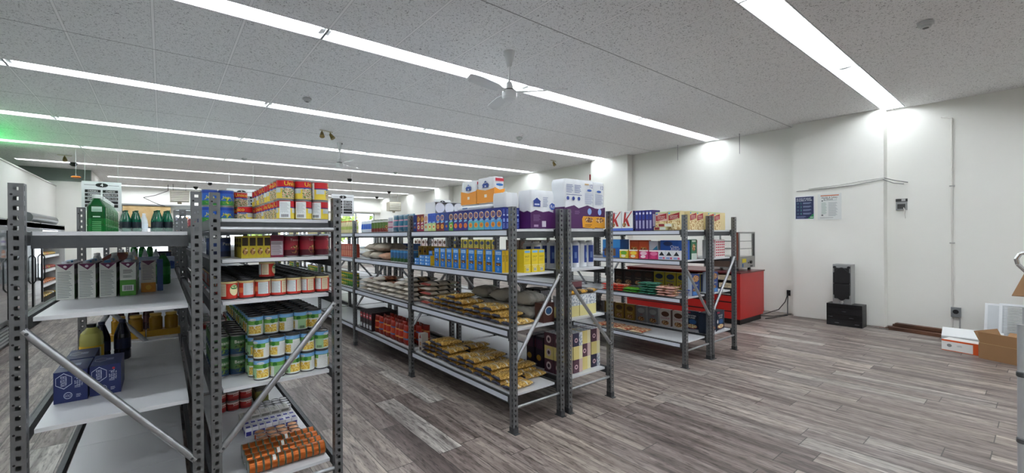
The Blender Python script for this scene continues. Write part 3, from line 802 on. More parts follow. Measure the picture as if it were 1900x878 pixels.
for r_ in range(2):
    for i in range(8): place(TS2, (.445+.0405*i, 3.425+.08*r_, z+E_), 0, 'small white and violet blue fish box, %s row, %s from left' % (['front', 'back'][r_], ORD[i]), 'small white and violet fish boxes')
TS3 = box_t(.060, .105, .024, 'CFCFCB', lambda b: (b.rect('t', .08, .1, .92, .9, 'B9B8B0'), b.text('t', 'SARDINES', .5, .5, .012, '4A4A44', rot=1), b.rect('f', .1, .2, .9, .8, '8D8C86')), 'sardine_tin', 'tin')
for i in range(5):
    for lay in range(3): place(TS3, (.45+.063*i, 3.62, z+.0245*lay+E_), 0, 'flat pale grey sardine tin, %s column from left, %s from the shelf' % (ORD[i], ORD[lay]), 'flat pale sardine tins')
TCUP = can_simple(.027, .045, 'D5D7DA', None, None, top='C3C5C8', n=14, name='small_can')
for i in range(16):
    place(TCUP, (.58+.056*(i % 4), 3.72+.056*(i//4), z+E_), 0, 'small silver grey tin behind the sardine tins, %s row, %s from left' % (ORD[i//4], ORD[i % 4]), 'small silver tins')
TRC = can_simple(.042, .075, 'B0322E', 'E8D9D4', '8A1F20', 'Stew', 'F3E6DE', top='8B8B8B')
for r_ in range(3):
    for i in range(3):
        for lay in (0, 1): place(TRC, (.335+.086*i, 4.0+.086*r_, z+.0755*lay+E_), .4, 'red stew tin at back of bottom shelf, %s layer, %s row, %s from left' % (['lower', 'upper'][lay], ORD[r_], ORD[i]), 'red stew tins')
TPCH = bag(.12, .10, .03, M('6A6A32', .35), M('2E2A22', .35), 'snack_pouch', 'pouch', .7, 5)
TPU = upright(TPCH)
for i in range(9): place(TPU, (.63+.006*i if False else .62+.001*i, 4.0+.045*i, z+E_), .1, 'dark olive pouch standing in the row beside red stew tins, %s from front' % ORD[i], 'dark olive pouches')
# later bays of rack B
for b_ in (1, 2, 3):
    yb = Y0+BAY*b_+.12
    for r_ in range(5):
        for i in range(5):
            place(TNB if b_ == 1 else TR, (.30+.1*i, yb+.1*r_, LB[4]+E_), .3*r_, ['navy', 'crimson', 'crimson'][b_-1]+' tin on the top shelf, %s bay, %s row, %s from left' % (ORD[b_], ORD[r_], ORD[i]), 'tins on the top shelf, %s bay' % ORD[b_])
            place(TRC, (.30+.1*i, yb+.1*r_, LB[1]+E_), .3*r_, 'red tin on the fourth shelf, %s bay, %s row, %s from left' % (ORD[b_], ORD[r_], ORD[i]), 'red tins on the fourth shelf, %s bay' % ORD[b_])

# --- rack A
z = LA[3]; TJ = jug()
for i in range(9): place(TJ, (-.340, 4.02+.125*i, z+E_), .05, 'green mouthwash jug with white cap on top shelf, %s from the front of its row' % ORD[i], 'green mouthwash jugs in a row')
TGB = bottle('soda_bottle', 'bottle', .045, .30, '0E6A4C', '12553C', '1B2A33')
def bottle_pack(x, y, lab_):
    r = root('bottle_pack', (x, y, z+E_), .15, lab_, 'bottle pack', 'shrink wrapped green bottle packs')
    for i in range(2):
        for j in range(3):
            o = bpy.data.objects.new('bottle', TGB.parts[0][1]); C.objects.link(o); o.parent = r; o.location = (-.048+.096*i, -.096+.096*j, 0)
            for nm, me in ((TGB.parts[2][0], TGB.parts[2][1]), ('bottle_label', TGB.parts[1][1])):
                c = bpy.data.objects.new(nm, me); C.objects.link(c); c.parent = o
    q = P(); q.lathe([(.001, .296), (.001, .297)], M('E8F2EE', .2), 4)
    w_ = P(); f = M('DCE8E6', .15, alpha=.28)
    for a, b in (((-.096, -.146), (.096, -.146)), ((.096, -.146), (.096, .146)), ((.096, .146), (-.096, .146)), ((-.096, .146), (-.096, -.146))):
        w_.add([(a[0], a[1], .002), (b[0], b[1], .002), (b[0]*.99, b[1]*.99, .085), (a[0]*.99, a[1]*.99, .085)], [(0, 1, 2, 3)], f)
    w_.build('shrink_film', r)
bottle_pack(-.30, 7.05, 'wrapped pack of dark green soda bottles, left of two on top shelf')
bottle_pack(.00, 6.85, 'wrapped pack of dark green soda bottles, right of two on top shelf')
TWT = bottle('water_bottle', 'bottle', .04, .29, 'E6EEF2', 'F2F6F8', 'D8E4EA')
for i in range(4): place(TWT, (-.27+.085*(i % 2), 7.50+.09*(i//2), z+E_), 0, 'clear white bottle behind left green bottle pack, %s of four' % ORD[i], 'white bottles behind the green pack')
TCP = can_simple(.033, .045, 'E3DFD8', 'B33A3A', None, top='C9C9C9', n=14, name='small_tub', cat='tub')
for i in range(9): place(TCP, (-.18+.0+.012*(i % 2), 8.2+.075*i, z+E_), 0, 'small pale tub beyond the green bottle packs, %s from the front' % ORD[i], 'small pale tubs')
# second level
z = LA[2]; c1, c2, c3 = carton()
xs4 = [-.418+.001, -.331, -.244, -.157]
for r_ in range(5):
    for i, x in enumerate(xs4):
        t = c2 if (r_ == 0 and i == 3) else (c3 if (r_+i) % 3 == 2 else c1)
        l = ('white and purple drink carton, front row, %s from left' % ORD[i]) if not (r_ == 0 and i == 3) else 'drink carton showing its green barcode side at the front right'
        if r_: l = 'drink carton with pale screw cap, %s row, %s from left' % (ORD[r_], ORD[i])
        place(t, (x+.012*r_*0, 3.43+.083*r_, z+E_), random.uniform(-.03, .03), l, 'drink cartons on the second shelf')
t_or = box_t(.07, .07, .195, 'D9D4CC', lambda b: (b.rect('fl', 0, 0, 1, .3, 'D08A1E'), b.disc('f', .5, .15, .2, .08, 'E8B23A'), b.lines('f', .1, .4, .9, .9, 10, M('8A8A94')), b.poly('f', [(0, 1), (1, 1), (.5, .86)], '5E2448')), 'drink_carton', 'carton')
place(t_or, (-.068, 3.56, z+E_), 0, 'drink carton with orange base, right of the front carton rows', None)
t_bl = box_t(.03, .07, .2, '2E4F86', lambda b: (b.rect('f', .1, .1, .9, .9, '37588F'),), 'drink_carton', 'carton'); place(t_bl, (-.012, 3.60, z+E_), 0, 'narrow blue carton edge standing right of the orange based carton', None)
TGR = bottle('soda_bottle', 'bottle', .042, .225, '1C7A34', '1E4A2A', '1F8A38', neck=.3); place(TGR, (.005, 4.06, z+E_), 0, 'green bottle standing right of the drink cartons on second shelf', None)
for i in range(6):
    place(TWT, (-.36+.09*(i % 3), 4.20+.10*(i//3), z+E_), 0, 'pale blue capped water bottle behind the cartons, %s row, %s from left' % (ORD[i//3], ORD[i % 3]), 'water bottles behind the cartons', sc=.8)
def juice(b): b.rect('lr', .0, .3, 1, .7, 'C98A22'); b.text('f', 'IRISH', .5, .6, .02, 'D9C6A8'); b.rect('f', .1, .15, .9, .35, '8C4A32'); b.rect('r', 0, 0, 1, 1, 'D99A24'); b.poly('t', [(0, 0), (1, 0), (.5, .6)], '7A3322')
def gable(W, D, Hh, base, side):
    b = B(W, D, Hh, M(base, .4)); m = M(base, .4); s2 = M(side, .4)
    v = [(-W/2, -D/2, Hh), (W/2, -D/2, Hh), (W/2, D/2, Hh), (-W/2, D/2, Hh), (-W*.18, -D/2, Hh+.05), (W*.18, -D/2, Hh+.05), (W*.18, D/2, Hh+.05), (-W*.18, D/2, Hh+.05)]
    b.add(v, [(0, 1, 5, 4), (2, 3, 7, 6), (0, 4, 7, 3), (4, 5, 6, 7)], m); b.add(v, [(1, 2, 6, 5)], s2); b.rect('r', 0, 0, 1, 1, side)
    b.text('f', 'CREAM', .5, .7, .02, 'C9B08A'); b.rect('f', .15, .3, .85, .5, '8C5A40'); return T('bottle_carrier', 'carton', bake(b, 'bottle_carrier'))
place(gable(.21, .18, .16, '63261A', 'C9861E'), (-.29, 5.15, z+E_), -.1, 'maroon bottle carrier box with orange side behind the water bottles', None)
TL2 = box_t(.36, .2, .13, '3A5A92', lambda b: (b.rect('f', 0, .62, 1, 1, 'A9B8CC'), b.rect('f', .2, .2, .85, .55, 'C9D2DE'), b.disc('f', .1, .45, .08, .25, '1F2F58'), b.disc('f', .92, .45, .07, .22, '1F3F7A'), b.rect('f', .24, .25, .32, .5, 'C4476A'), b.lines('f', .36, .25, .8, .5, 4, M('5A7090'))), 'detergent_pack', 'box')
place(TL2, (-.08, 6.1, z+E_), .05, 'wide blue and white detergent pack with round emblems, further along', None)
TBX = box_t(.16, .2, .14, '1A2238', lambda b: (b.rect('f', .1, .3, .9, .8, '2E3A66'), b.rect('t', 0, 0, 1, 1, 'D89A5A')), 'cardboard_pack', 'box')
place(TBX, (.02, 8.1, z+E_), 0, 'small navy pack with tan top far along the second shelf', None)
for i in range(8): place(TWT, (-.36+.1*(i % 4), 6.7+.12*(i//4), z+E_), 0, 'clear water bottle beyond the blue detergent pack, %s row, %s from left' % (ORD[i//4], ORD[i % 4]), 'water bottles beyond the detergent pack', sc=.7)
for i in range(6): place(TGR, (-.36+.1*(i % 3), 9.4+.1*(i//3), z+E_), 0, 'green bottle near the far end of the second shelf, %s row, %s from left' % (ORD[i//3], ORD[i % 3]), 'green bottles far along the second shelf')
# third level
z = LA[1]
def mont(b):
    wh = M('C9D2E6', .4)
    def hexr(face, cu, cv, ru, rv, m): b.poly(face, [(cu-ru, cv+rv*.45), (cu, cv+rv), (cu+ru, cv+rv*.45), (cu+ru, cv-rv*.45), (cu, cv-rv), (cu-ru, cv-rv*.45)], m)
    hexr('f', .30, .70, .24, .26, wh); hexr('f', .30, .70, .225, .235, M('1B2A63', .35)); b.text('f', 'MONTELLIER', .29, .70, .022, wh, .33, 1); b.rect('f', .37, .58, .38, .8, wh)
    b.text('f', '10x355 mL', .70, .62, .022, wh, .36, 1); b.text('f', '10x12 oz', .83, .62, .008, wh, .3, 1); b.disc('f', .76, .86, .045, .04, 'C22A3A')
    b.disc('f', .42, .22, .13, .11, wh); b.disc('f', .42, .22, .115, .09, '1B2A63'); b.text('f', 'GOLD', .42, .22, .012, wh, .2); b.lines('f', .66, .14, .82, .26, 3, wh, .3)
    hexr('t', .28, .5, .2, .2, wh); hexr('t', .28, .5, .185, .18, M('1B2A63', .3)); b.rect('t', .5, .4, .7, .6, '8E9AB8')
TM = box_t(.121, .27, .155, '1B2A63', mont, 'drink_can_box', 'box')
place(TM, (-.363, 3.225, z+E_), .02, 'navy blue carton of sparkling water cans at left front of third shelf', None)
place(TM, (-.237, 3.255, z+E_), .02, 'navy blue carton of sparkling water cans right of its twin', None)
place(TM, (-.362, 3.515, z+E_), .02, 'navy blue carton of water cans behind the left front carton', None)
q = P(); ym = M('D9D97A', .12, trans=.3)
q.lathe([(.05, 0), (.056, .01), (.056, .2), (.050, .235), (.028, .262), (.022, .27)], ym, 22); jb = bake(q, 'bottle_body')
q = P(); q.lathe([(.0565, .02), (.0568, .16)], M('D8B22A', .4), 22); q.box(-.006, .036, -.0575, -.045, .03, .15, M('C8CCA8', .5)); q.box(-.045, -.015, -.0575, -.035, .06, .12, M('3A3420', .5)); lb = bake(q, 'label')
q = P(); q.lathe([(.022, .268), (.024, .290), (.0001, .292)], M('222428', .4), 14); cb = bake(q, 'cap')
TYJ = T('juice_bottle', 'bottle', None, [('bottle_body', jb), ('label', lb), ('cap', cb)])
place(TYJ, (-.345, 3.735, z+E_), .2, 'pale yellow lemonade bottle behind the navy cartons', None)
TDB = bottle('soda_bottle', 'bottle', .044, .27, '14182E', '22304E', '1B2448'); place(TDB, (-.315, 3.93, z+E_), 0, 'dark cola bottle behind the pale yellow bottle', None)
place(TDB, (-.215, 3.96, z+E_), 0, 'dark cola bottle right of the one behind the yellow bottle', None)
def jars(x, y, lab_):
    r = root('jar_pack', (x, y, z+E_), 0, lab_, 'jar pack', 'wrapped packs of yellow jars')
    q = P(); q.box(-.11, .11, -.06, .06, 0, .05, M('C89A1E', .5)); q.build('tray', r)
    j = P(); j.lathe([(.042, .004), (.046, .02), (.046, .15), (.036, .165), (.036, .168)], M('B88A1C', .15, trans=.2), 16); jm = bake(j, 'jar')
    l = P(); l.lathe([(.04, .166), (.04, .185), (.0001, .186)], M('D9B24A', .35), 14); lm = bake(l, 'lid')
    for i in range(2):
        o = child('jar', jm, r, (-.052+.104*i, 0, .0)); child('lid', lm, o)
jars(-.225, 4.72, 'tray of yellow jars behind the dark bottle, left of two'); jars(.005, 4.75, 'tray of yellow jars behind the dark bottle, right of two')
TDK = bottle('soda_bottle', 'bottle', .04, .24, '3A1418', '2A1A1A', '4A1E1E')
for i in range(3): place(TDK, (-.30+.1*i, 5.1, z+E_), 0, 'dark red drink bottle behind the yellow jars, %s from left' % ORD[i], 'dark red bottles behind the jars')
# ================================================================ GOODS on the middle racks
def kd(base, low, tag, dish='E9A23A', side='27408F', ribbon='8CC0E8', txt='KD', tc='F2A93B'):
    def fn(b):
        b.rect('l', 0, 0, 1, .46, low); b.disc('l', .5, .72, .42, .17, 'F0EBDD' if txt == 'KD' else tc); b.disc('l', .5, .72, .37, .145, tc if txt != 'KD' else base); b.text('l', txt, .5, .72, .052, tc if txt == 'KD' else base, .66); b.poly('l', [(.2, .42), (.8, .46), (.78, .54), (.22, .52)], ribbon)
        b.disc('l', .5, .24, .34, .13, dish); b.disc('l', .5, .24, .2, .07, 'D9772A'); 
        b.rect('fb', .25, .62, .75, .70, 'B9C6E6'); b.rect('fb', .25, .34, .75, .50, '8FA6DE'); b.lines('fb', .2, .06, .8, .3, 5, M('8FA6DE'), .4); b.lines('fb', .2, .74, .8, .94, 4, M('6E86CC'), .4)
    return box_t(.037, .085, .187, base, fn, 'macaroni_box', 'box')
K1 = kd('1B2A86', '58A6DE', 'a'); K2 = kd('1B2A86', '5FBFC6', 'b'); K3 = kd('24237A', '3A2F8A', 'c', 'E8793A'); K4 = kd('1B2A70', '4FA63E', 'd', 'CFE07A')
K5 = kd('1F4FA8', '7A2428', 'e', 'E9B03A'); K6 = kd('1B3A8A', '1B3A8A', 'f', '24448F', txt=' ', tc='1F3F93'); K7 = kd('2C5BC8', 'C9DF8A', 'g', 'F0EDC0', tc='2450B4', txt='Mac'); K8 = kd('F0EDE6', 'C9D8BE', 'h', 'D8CFA8', txt=' ', tc='D9A08A', ribbon='B03A4A')
K9 = kd('7A1A24', 'A02A4A', 'i', 'DDE6CE', tc='D9A84A', txt='PC', ribbon='F0DDE0')
seq = [(K1, 'royal blue macaroni box with sky blue base')]*3+[(K2, 'royal blue macaroni box with teal base')]*3+[(K3, 'purple blue macaroni box with orange dish')]*3+[(K4, 'navy macaroni box with green base')]+[(K6, 'plain dark blue box')]+[(K5, 'blue macaroni box with maroon base')]*2+[(K7, 'bright blue macaroni box with pale green base')]*2+[(K8, 'white fronted macaroni box')]+[(K9, 'maroon and gold macaroni box')]*2+[(K6, 'plain dark blue box')]
TZ = LV[3]
cnt = {}
for i, (t, nm) in enumerate(seq):
    k = cnt.get(nm, 0); cnt[nm] = k+1
    for d in range(5 if i < 3 or i > 11 else 7):
        l = '%s, front of row, %s from near post' % (nm, ORD[i])
        if d: l = '%s, %s file, %s box back' % (nm, ORD[i], ORD[d-1])
        place(t, (2.262+.0385*d, 2.945+.0880*i, TZ+E_), 0, l, 'boxed macaroni dinners on the top shelf')
# paper goods on top of the macaroni boxes
ZK = TZ+.187+E_
def roll(r, h, w_='EDF0F2'):
    q = P(); m = M(w_, .55); q.lathe([(.016, .004, M('6B6660')), (.016, .0, m), (r, 0), (r, h), (.016, h)], m, 20); q.lathe([(.016, .002), (.016, h-.002)], M('77716A'), 12); return bake(q, 'paper_roll')
rm = roll(.056, .10)
r = root('paper_roll_pack', (2.43, 4.28, ZK+.005), 0, 'pack of three white toilet rolls lying end on above the macaroni boxes', 'paper pack')
for i in range(3):
    for j in range(2):
        o = bpy.data.objects.new('paper_roll', rm); C.objects.link(o); o.parent = r; o.location = (-.116+.116*i, -.10+.105*j, .056); o.rotation_euler = (math.pi/2, 0, 0)
q = P(); q.box(-.176, .176, -.205, .008, -.003, -.001, M('F0F2F4', .3)); q.box(-.178, -.175, -.205, .01, -.002, .115, M('E6EAEE', .25)); q.box(.175, .178, -.205, .01, -.002, .115, M('E6EAEE', .25)); q.box(-.178, .178, -.205, .01, .114, .117, M('EEF0F2', .25)); q.build('film_wrap', r)
def orange_pack(b):
    b.poly('lf', [(0, 0), (1, 0), (1, .56), (.5, .50), (0, .60)], M('EE9A2A', .35)); b.poly('l', [(.3, .72), (.5, .9), (.7, .72)], '2F4FA0'); b.rect('l', .34, .62, .66, .72, '2F4FA0'); b.rect('l', .46, .64, .54, .70, 'DDE6F4')
    b.rect('l', .44, .22, .58, .34, 'F4EBD8'); b.rect('f', .1, .84, .9, .96, 'C22F45'); b.disc('f', .5, .7, .35, .05, '2C6FB8'); b.rect('l', .38, .80, .62, .82, 'E6EAEE')
TOP_ = soft_pack(.10, .26, .235, orange_pack, 2, 2)
ZP = ZK+.003
def white_flat(b): b.rect('l', .2, .35, .35, .6, '3F6FB0'); b.lines('l', .4, .4, .8, .6, 2, M('A8B8CC'))
TWF = soft_pack(.20, .56, .036, white_flat, 3, 1, 'napkin_pack')
place(TWF, (2.362, 3.37, ZP), 0, 'long flat white paper napkin pack under the two orange printed packs', None)
ZP2 = ZP+.036+.0165
place(TOP_, (2.36, 3.225, ZP2), 0, 'white and orange toilet tissue pack standing on the flat pack, nearer one', None)
place(TOP_, (2.36, 3.51, ZP2), 0, 'white and orange toilet tissue pack standing on the flat pack, farther one', None, sc=.97)
TWH = soft_pack(.14, .17, .125, None, 2, 1, 'tissue_roll_pack'); place(TWH, (2.345, 2.985, ZP+.002), .05, 'plain white wrapped roll pack on top beside the corner post', None)
TWH2 = soft_pack(.13, .15, .12, lambda b: b.text('f', 'EASY', .5, .3, .02, '4A5058', .8), 2, 1, 'tissue_roll_pack')
def purple(b):
    pm = M('4E1F5C', .35)
    b.poly('fl', [(0, 0), (1, 0), (1, .42), (.75, .47), (.5, .44), (.2, .49), (0, .42)], pm); b.poly('f', [(.08, .72), (.25, .82), (.42, .72)], '2F4596'); b.rect('f', .11, .58, .39, .72, '2F4596'); b.rect('f', .15, .62, .35, .66, 'C9D2EA')
    b.lines('f', .5, .58, .72, .86, 8, M('8E98B8')); b.poly('f', [(.78, .64), (.88, .7), (1, .66), (1, .54), (.88, .5), (.78, .56)], '2B4FA8'); b.text('f', 'Ro', .9, .6, .03, 'F2F4FA', .2)
    b.lines('f', .1, .2, .4, .38, 6, M('8A6A96')); b.rect('f', .45, .04, .62, .2, 'D9D2DE'); b.rect('f', .12, .04, .3, .1, 'B79ABF')
place(soft_pack(.27, .17, .34, purple, 3, 3), (2.60, 2.87, TZ+E_), 0, 'white and purple toilet tissue pack at the end of the macaroni shelf', None)
place(TWH2, (2.545, 3.10, TZ+E_), 0, 'white wrapped roll pack behind the smaller purple pack', None)
def purple_big(b):
    pm = M('4E1F5C', .35)
    b.poly('f', [(0, 0), (1, 0), (1, .44), (.75, .49), (.45, .42), (.3, .48), (0, .42)], pm); b.rect('l', 0, 0, 1, .44, pm)
    b.lines('f', .05, .74, .28, .92, 6, M('7C86B0')); b.lines('f', .32, .74, .55, .92, 6, M('7C86B0')); b.rect('f', .05, .69, .56, .70, '2F3F86')
    for u in (.1, .28, .46): b.disc('f', u, .62, .045, .04, '2F4596')
    b.text('f', '12', .88, .90, .035, '2F4596', .2); b.disc('f', .82, .81, .08, .025, '3A62B4'); b.lines('f', .66, .52, .96, .76, 9, M('A9B0CC')); b.rect('f', .66, .92, .8, .95, 'D9B98A')
    b.lines('f', .06, .3, .24, .38, 3, M('8A6A96')); b.lines('f', .32, .3, .5, .38, 3, M('8A6A96')); b.disc('f', .82, .36, .07, .07, '8FB4E6')
    b.poly('f', [(.58, .02), (1, .0), (1, .25), (.6, .26), (.56, .2)], 'E9A62A'); b.disc('f', .8, .18, .14, .06, mixed); b.lines('f', .66, .04, .92, .1, 2, M('6A3A1A'))
place(soft_pack(.40, .17, .47, purple_big, 4, 4), (3.075, 2.865, TZ+E_), 0, 'tallest white and purple paper towel pack between the middle end posts', None)
def purple_thin(b):
    b.poly('f', [(0, 0), (1, 0), (1, .47), (.5, .43), (0, .44)], M('4E1F5C', .35)); b.text('f', '12', .7, .9, .035, '2F4596', .4); b.disc('f', .45, .81, .2, .025, '3A62B4'); b.lines('f', .1, .52, .85, .76, 9, M('A9B0CC')); b.disc('f', .5, .36, .16, .07, '8FB4E6')
    b.poly('f', [(.02, .02), (.98, .0), (1, .25), (.03, .26)], 'E9A62A'); b.disc('f', .5, .18, .35, .06, mixed)
place(soft_pack(.15, .17, .465, purple_thin, 1, 4), (3.36, 2.867, TZ+E_), 0, 'narrow white and purple paper towel pack right of the tallest one', None)
# --- C, 1.28 pasta boxes
z = LV[2]
def pasta_blue(b):
    wh = M('D9E6F4', .4); b.rect('l', .12, .80, .88, .95, 'A9D0F0'); b.text('l', 'Catelli', .5, .875, .014, '2A6FC0', .7); b.disc('l', .5, .62, .1, .055, wh); b.poly('l', [(.45, .62), (.5, .70), (.6, .64), (.55, .56)], wh)
    b.lines('l', .3, .47, .7, .53, 2, wh, .3); b.rect('l', .15, .30, .85, .44, '3A2A1E'); b.disc('l', .5, .36, .3, .055, mixed); b.lines('l', .35, .08, .65, .24, 4, wh, .25)
    b.rect('fb', 0, 0, 1, 1, M('E6C02A', .4)); b.lines('fb', .2, .5, .8, .8, 5, M('4A3A10'), .35)
TPB = box_t(.035, .098, .19, '1F7AD0', pasta_blue, 'pasta_box', 'box')
for i in range(9):
    for d in range(3): place(TPB, (2.25+.037*d, 2.945+.138*i-(.0 if i < 6 else .012*(i-5)), z+E_), 0, 'blue pasta box with yellow side, %s from the near post%s' % (ORD[i], ['', ', second one back', ', third one back'][d]), 'tall blue pasta boxes')
def pasta_yellow(b): 
    b.rect('f', .1, .86, .9, .96, '7CB8E6'); b.text('f', 'EASY', .5, .70, .016, '6A5A1A', .8); b.lines('f', .15, .5, .85, .62, 3, M('C9B03A')); b.rect('f', .0, .32, 1, .34, 'F6EFC8'); b.rect('f', .3, .06, .75, .2, 'E9E6D0')
    for k in range(7): b.rect('f', .33+.055*k, .08, .355+.055*k, .18, '4A4A40')
    b.lines('f', .15, .23, .85, .30, 2, M('F6EFC8'))
TPY = box_t(.074, .06, .195, 'EAD02A', pasta_yellow, 'pasta_box', 'box')
for i, x in enumerate((2.408, 2.495, 2.572)): 
    for d in range(2): place(TPY, (x, 2.80+.062*d, z+E_), 0, 'yellow pasta box facing the rack end, %s from left%s' % (ORD[i], ['', ', back one'][d]), 'yellow pasta boxes at the rack end')
TSB = box_t(.06, .12, .035, '2F86D8', lambda b: (b.rect('l', .1, .2, .35, .8, 'D6E8F6'), b.lines('l', .42, .25, .9, .75, 2, M('BFD8F0')), b.rect('f', 0, 0, 1, 1, M('D9B82A', .4))), 'pasta_box', 'box')
for i in range(3):
    for lay in range(3-i//2): place(TSB, (2.245, 4.18+.125*i, z+E_+.0355*lay), 0, 'small blue box lying flat beside the pasta boxes, %s pile, %s in pile' % (ORD[i], ORD[lay]), 'small blue boxes lying in piles')
place(TPB, (2.33, 4.30, z+E_), 0, 'blue pasta box standing alone behind the small flat boxes', None, sc=.8)
TYS = box_t(.07, .10, .05, 'CDB02A', lambda b: (b.rect('l', .1, .2, .5, .8, 'E9DC7A'), b.rect('l', .6, .2, .9, .8, '2F5FA8')), 'stock_box', 'box')
for i in range(2):
    for lay in (0, 1): place(TYS, (2.355, 4.14+.12*i-.0, z+E_+.051*lay) if False else (2.41, 4.12+.12*i, z+E_+.051*lay), 0, 'yellow stock box behind the flat blue boxes, %s pile, %s layer' % (['near', 'far'][i], ['lower', 'upper'][lay]), 'yellow stock boxes')
TDG = bag(.20, .14, .06, M('34322F', .5), M('4B4842', .5), 'coffee_bag', 'bag', .6, 9, top2=M('8C8A84'))
TDGU = upright(TDG, 'coffee_bag')
for i in range(7): place(TDGU, (2.53, 3.15+.19*i, z+E_), math.pi/2, 'dark coffee bag standing behind the blue pasta boxes, %s from the near post' % ORD[i], 'dark coffee bags behind the pasta boxes', sc=.85)
# --- D, 1.28 canisters
def canister():
    q = P(); w_ = M('E8EBEF', .35); q.lathe([(.046, 0), (.048, .006), (.048, .235), (.042, .243), (.030, .246)], w_, 24); body = bake(q, 'canister_body')
    q = P(); q.lathe([(.032, .244), (.032, .262), (.0001, .264)], M('F2F4F6', .35), 16); cap = bake(q, 'lid')
    q = P(); vs = []
    for i in range(9):
        t = -math.pi/2-.62+1.24*i/8
        for zz in (.045, .215): vs.append((.0487*math.cos(t), .0487*math.sin(t), zz))
    q.add(vs, [(2*i, 2*i+2, 2*i+3, 2*i+1) for i in range(8)], M('27469E', .4), True)
    vs = []
    for i in range(7):
        t = -math.pi/2-.25+.5*i/6
        for zz in (.09, .15): vs.append((.0492*math.cos(t), .0492*math.sin(t), zz))
    q.add(vs, [(2*i, 2*i+2, 2*i+3, 2*i+1) for i in range(6)], M('6F8FCC', .4), True)
    lab_ = bake(q, 'label')
    return T('salt_canister', 'canister', None, [('canister_body', body), ('lid', cap), ('label', lab_)])
TCN = canister(); z = LV[2]
for i in range(5):
    for d in range(3): place(TCN, (2.955+.1055*i, 2.93+.105*d, z+E_), [-.5, -.5, -.6, .3, -.3][i], 'tall white canister with blue label, %s row, %s from left' % (ORD[d], ORD[i]), 'white and blue canisters')
for k, (x, y) in enumerate([(2.655, 2.93), (2.655, 3.04)]): place(TCN, (x, y, z+E_), -.5, 'tall white canister with blue label right of the yellow boxes, %s one' % ['near', 'back'][k], 'canisters beside the yellow boxes')
# --- gold pasta bags (C, .825 and .29)
endm = noise_mat('dark_film', '15141A', '2A2C48', 14, .4, .6, .3)
clear = M('B9B6A8', .25)
GB = [bag(.285, .138, .048, pasta, endm, 'pasta_bag', 'bag', .80, s, top2=(M('E2DAC8', .25) if s % 2 else None)) for s in (11, 12, 13, 14)]
def pile(ts, x, y, z, n, dz, labf, group, jit=.012, ang=.10, base=0.0):
    for k in range(n):
        place(ts[k % len(ts)], (x+random.uniform(-jit, jit), y+random.uniform(-jit, jit)*.6, z+E_+dz*k), base+random.uniform(-ang, ang), labf(k), group)
def gl(p, s_): return lambda k: 'gold and black pasta bag, %s pile from the near post, %s from bottom, %s shelf' % (ORD[p], ORD[k], s_)
for p_ in range(10): pile(GB, 2.385, 2.87+.148*p_, LV[1], [1, 2, 3, 3, 2, 3, 4, 3, 3, 2][p_], .046, gl(p_, 'third'), 'gold pasta bags lying on the third shelf')
for p_ in range(11): pile(GB, 2.385, 2.86+.146*p_, LV[0], [1, 2, 3, 2, 3, 3, 2, 3, 4, 4, 3][p_], .046, gl(p_, 'bottom'), 'gold pasta bags lying on the bottom shelf')
for p_ in range(9): pile(GB, 2.655, 3.0+.15*p_, LV[0], [1, 2, 2, 1, 2, 2, 3, 2, 2][p_], .046, lambda k, p_=p_: 'gold pasta bag in the back row of bottom shelf, %s pile, %s up' % (ORD[p_], ORD[k]), 'gold pasta bags in the back row')
SK = [bag(.46, .30, .11, greyb, M('A8A59B', .6), 'flour_sack', 'sack', .7, s) for s in (21, 22)]
for k, (x, y, rz) in enumerate([(2.55, 3.20, 1.4), (2.56, 3.72, 1.65)]): 
    for j in range(2): place(SK[(k+j) % 2], (x+.02*j, y+.02*j, LV[1]+.10*j+E_+(.0)), rz, 'large grey white flour sack behind the gold bags, %s pile, %s' % (['near', 'far'][k], ['lower', 'upper'][j]), 'large grey white sacks') if False else None
for k in range(3):
    for j in range(2): place(SK[(k+j) % 2], (2.66, 3.05+.33*k, LV[1]+.125*j+E_), 0, 'large grey white flour sack behind the gold bags, %s from near post, %s layer' % (ORD[k], ['lower', 'upper'][j]), 'large grey white sacks', sc=(.50, 1, 1.12))
rice = noise_mat('rice_sack', 'B9AE9C', 'E3DCCF', 14, .35, .65, .5); RS = [bag(.40, .24, .05, rice, M('A8453A', .5), 'rice_bag', 'bag', .8, 31, top2=M('2E2B28', .5)), bag(.40, .24, .05, rice, M('CFC7B8', .5), 'rice_bag', 'bag', .8, 32, top2=M('34302C', .5))]
for k in range(5): place(RS[k % 2], (2.48, 4.40, LV[1]+.051*k+E_), 0, 'beige rice bag in the stack at the second post, %s from the shelf' % ORD[k], 'beige rice bags stacked at the second post')
# --- D lower: tissue boxes
tis = noise_mat('tissue_leaf_print', '9AA6B4', 'E6E9EA', 55, .42, .55, .5)
def tissue(base, fr, low=None): 
    def fn(b):
        b.rect('f', 0, 0, 1, 1, fr) if fr else None
        b.rect('t', .1, .1, .9, .9, tis); b.disc('t', .5, .5, .3, .25, 'D9DCE0')
        if low: b.rect('fl', 0, 0, 1, .45, low)
    return box_t(.235, .115, .10, base, fn, 'tissue_box', 'box')
TT = [tissue('B9C0C8', tis), tissue('E8DE9A', None), tissue('C9A2A0', M('8C5A62', .5), M('3A2A3A', .5))]
z = LV[1]
for lay in range(2):
    for i in range(2):
        place(TT[[1, 0][lay]], (2.975+.245*i-.005, 2.86, z+E_+.1008*lay), 0, '%s tissue box at the rack end, third shelf, %s one' % (['pale yellow lower', 'silver leaf patterned upper'][lay], ['left', 'right'][i]), 'flat tissue boxes on the third shelf')
for k in range(3): place(TT[2 if k != 1 else 0], (3.21, 3.04, z+E_+.1008*k), 0, 'dark pink patterned tissue box at the back, %s from the shelf' % ORD[k], 'dark pink tissue boxes')
def cube(b, c1, c2, c3):
    pass
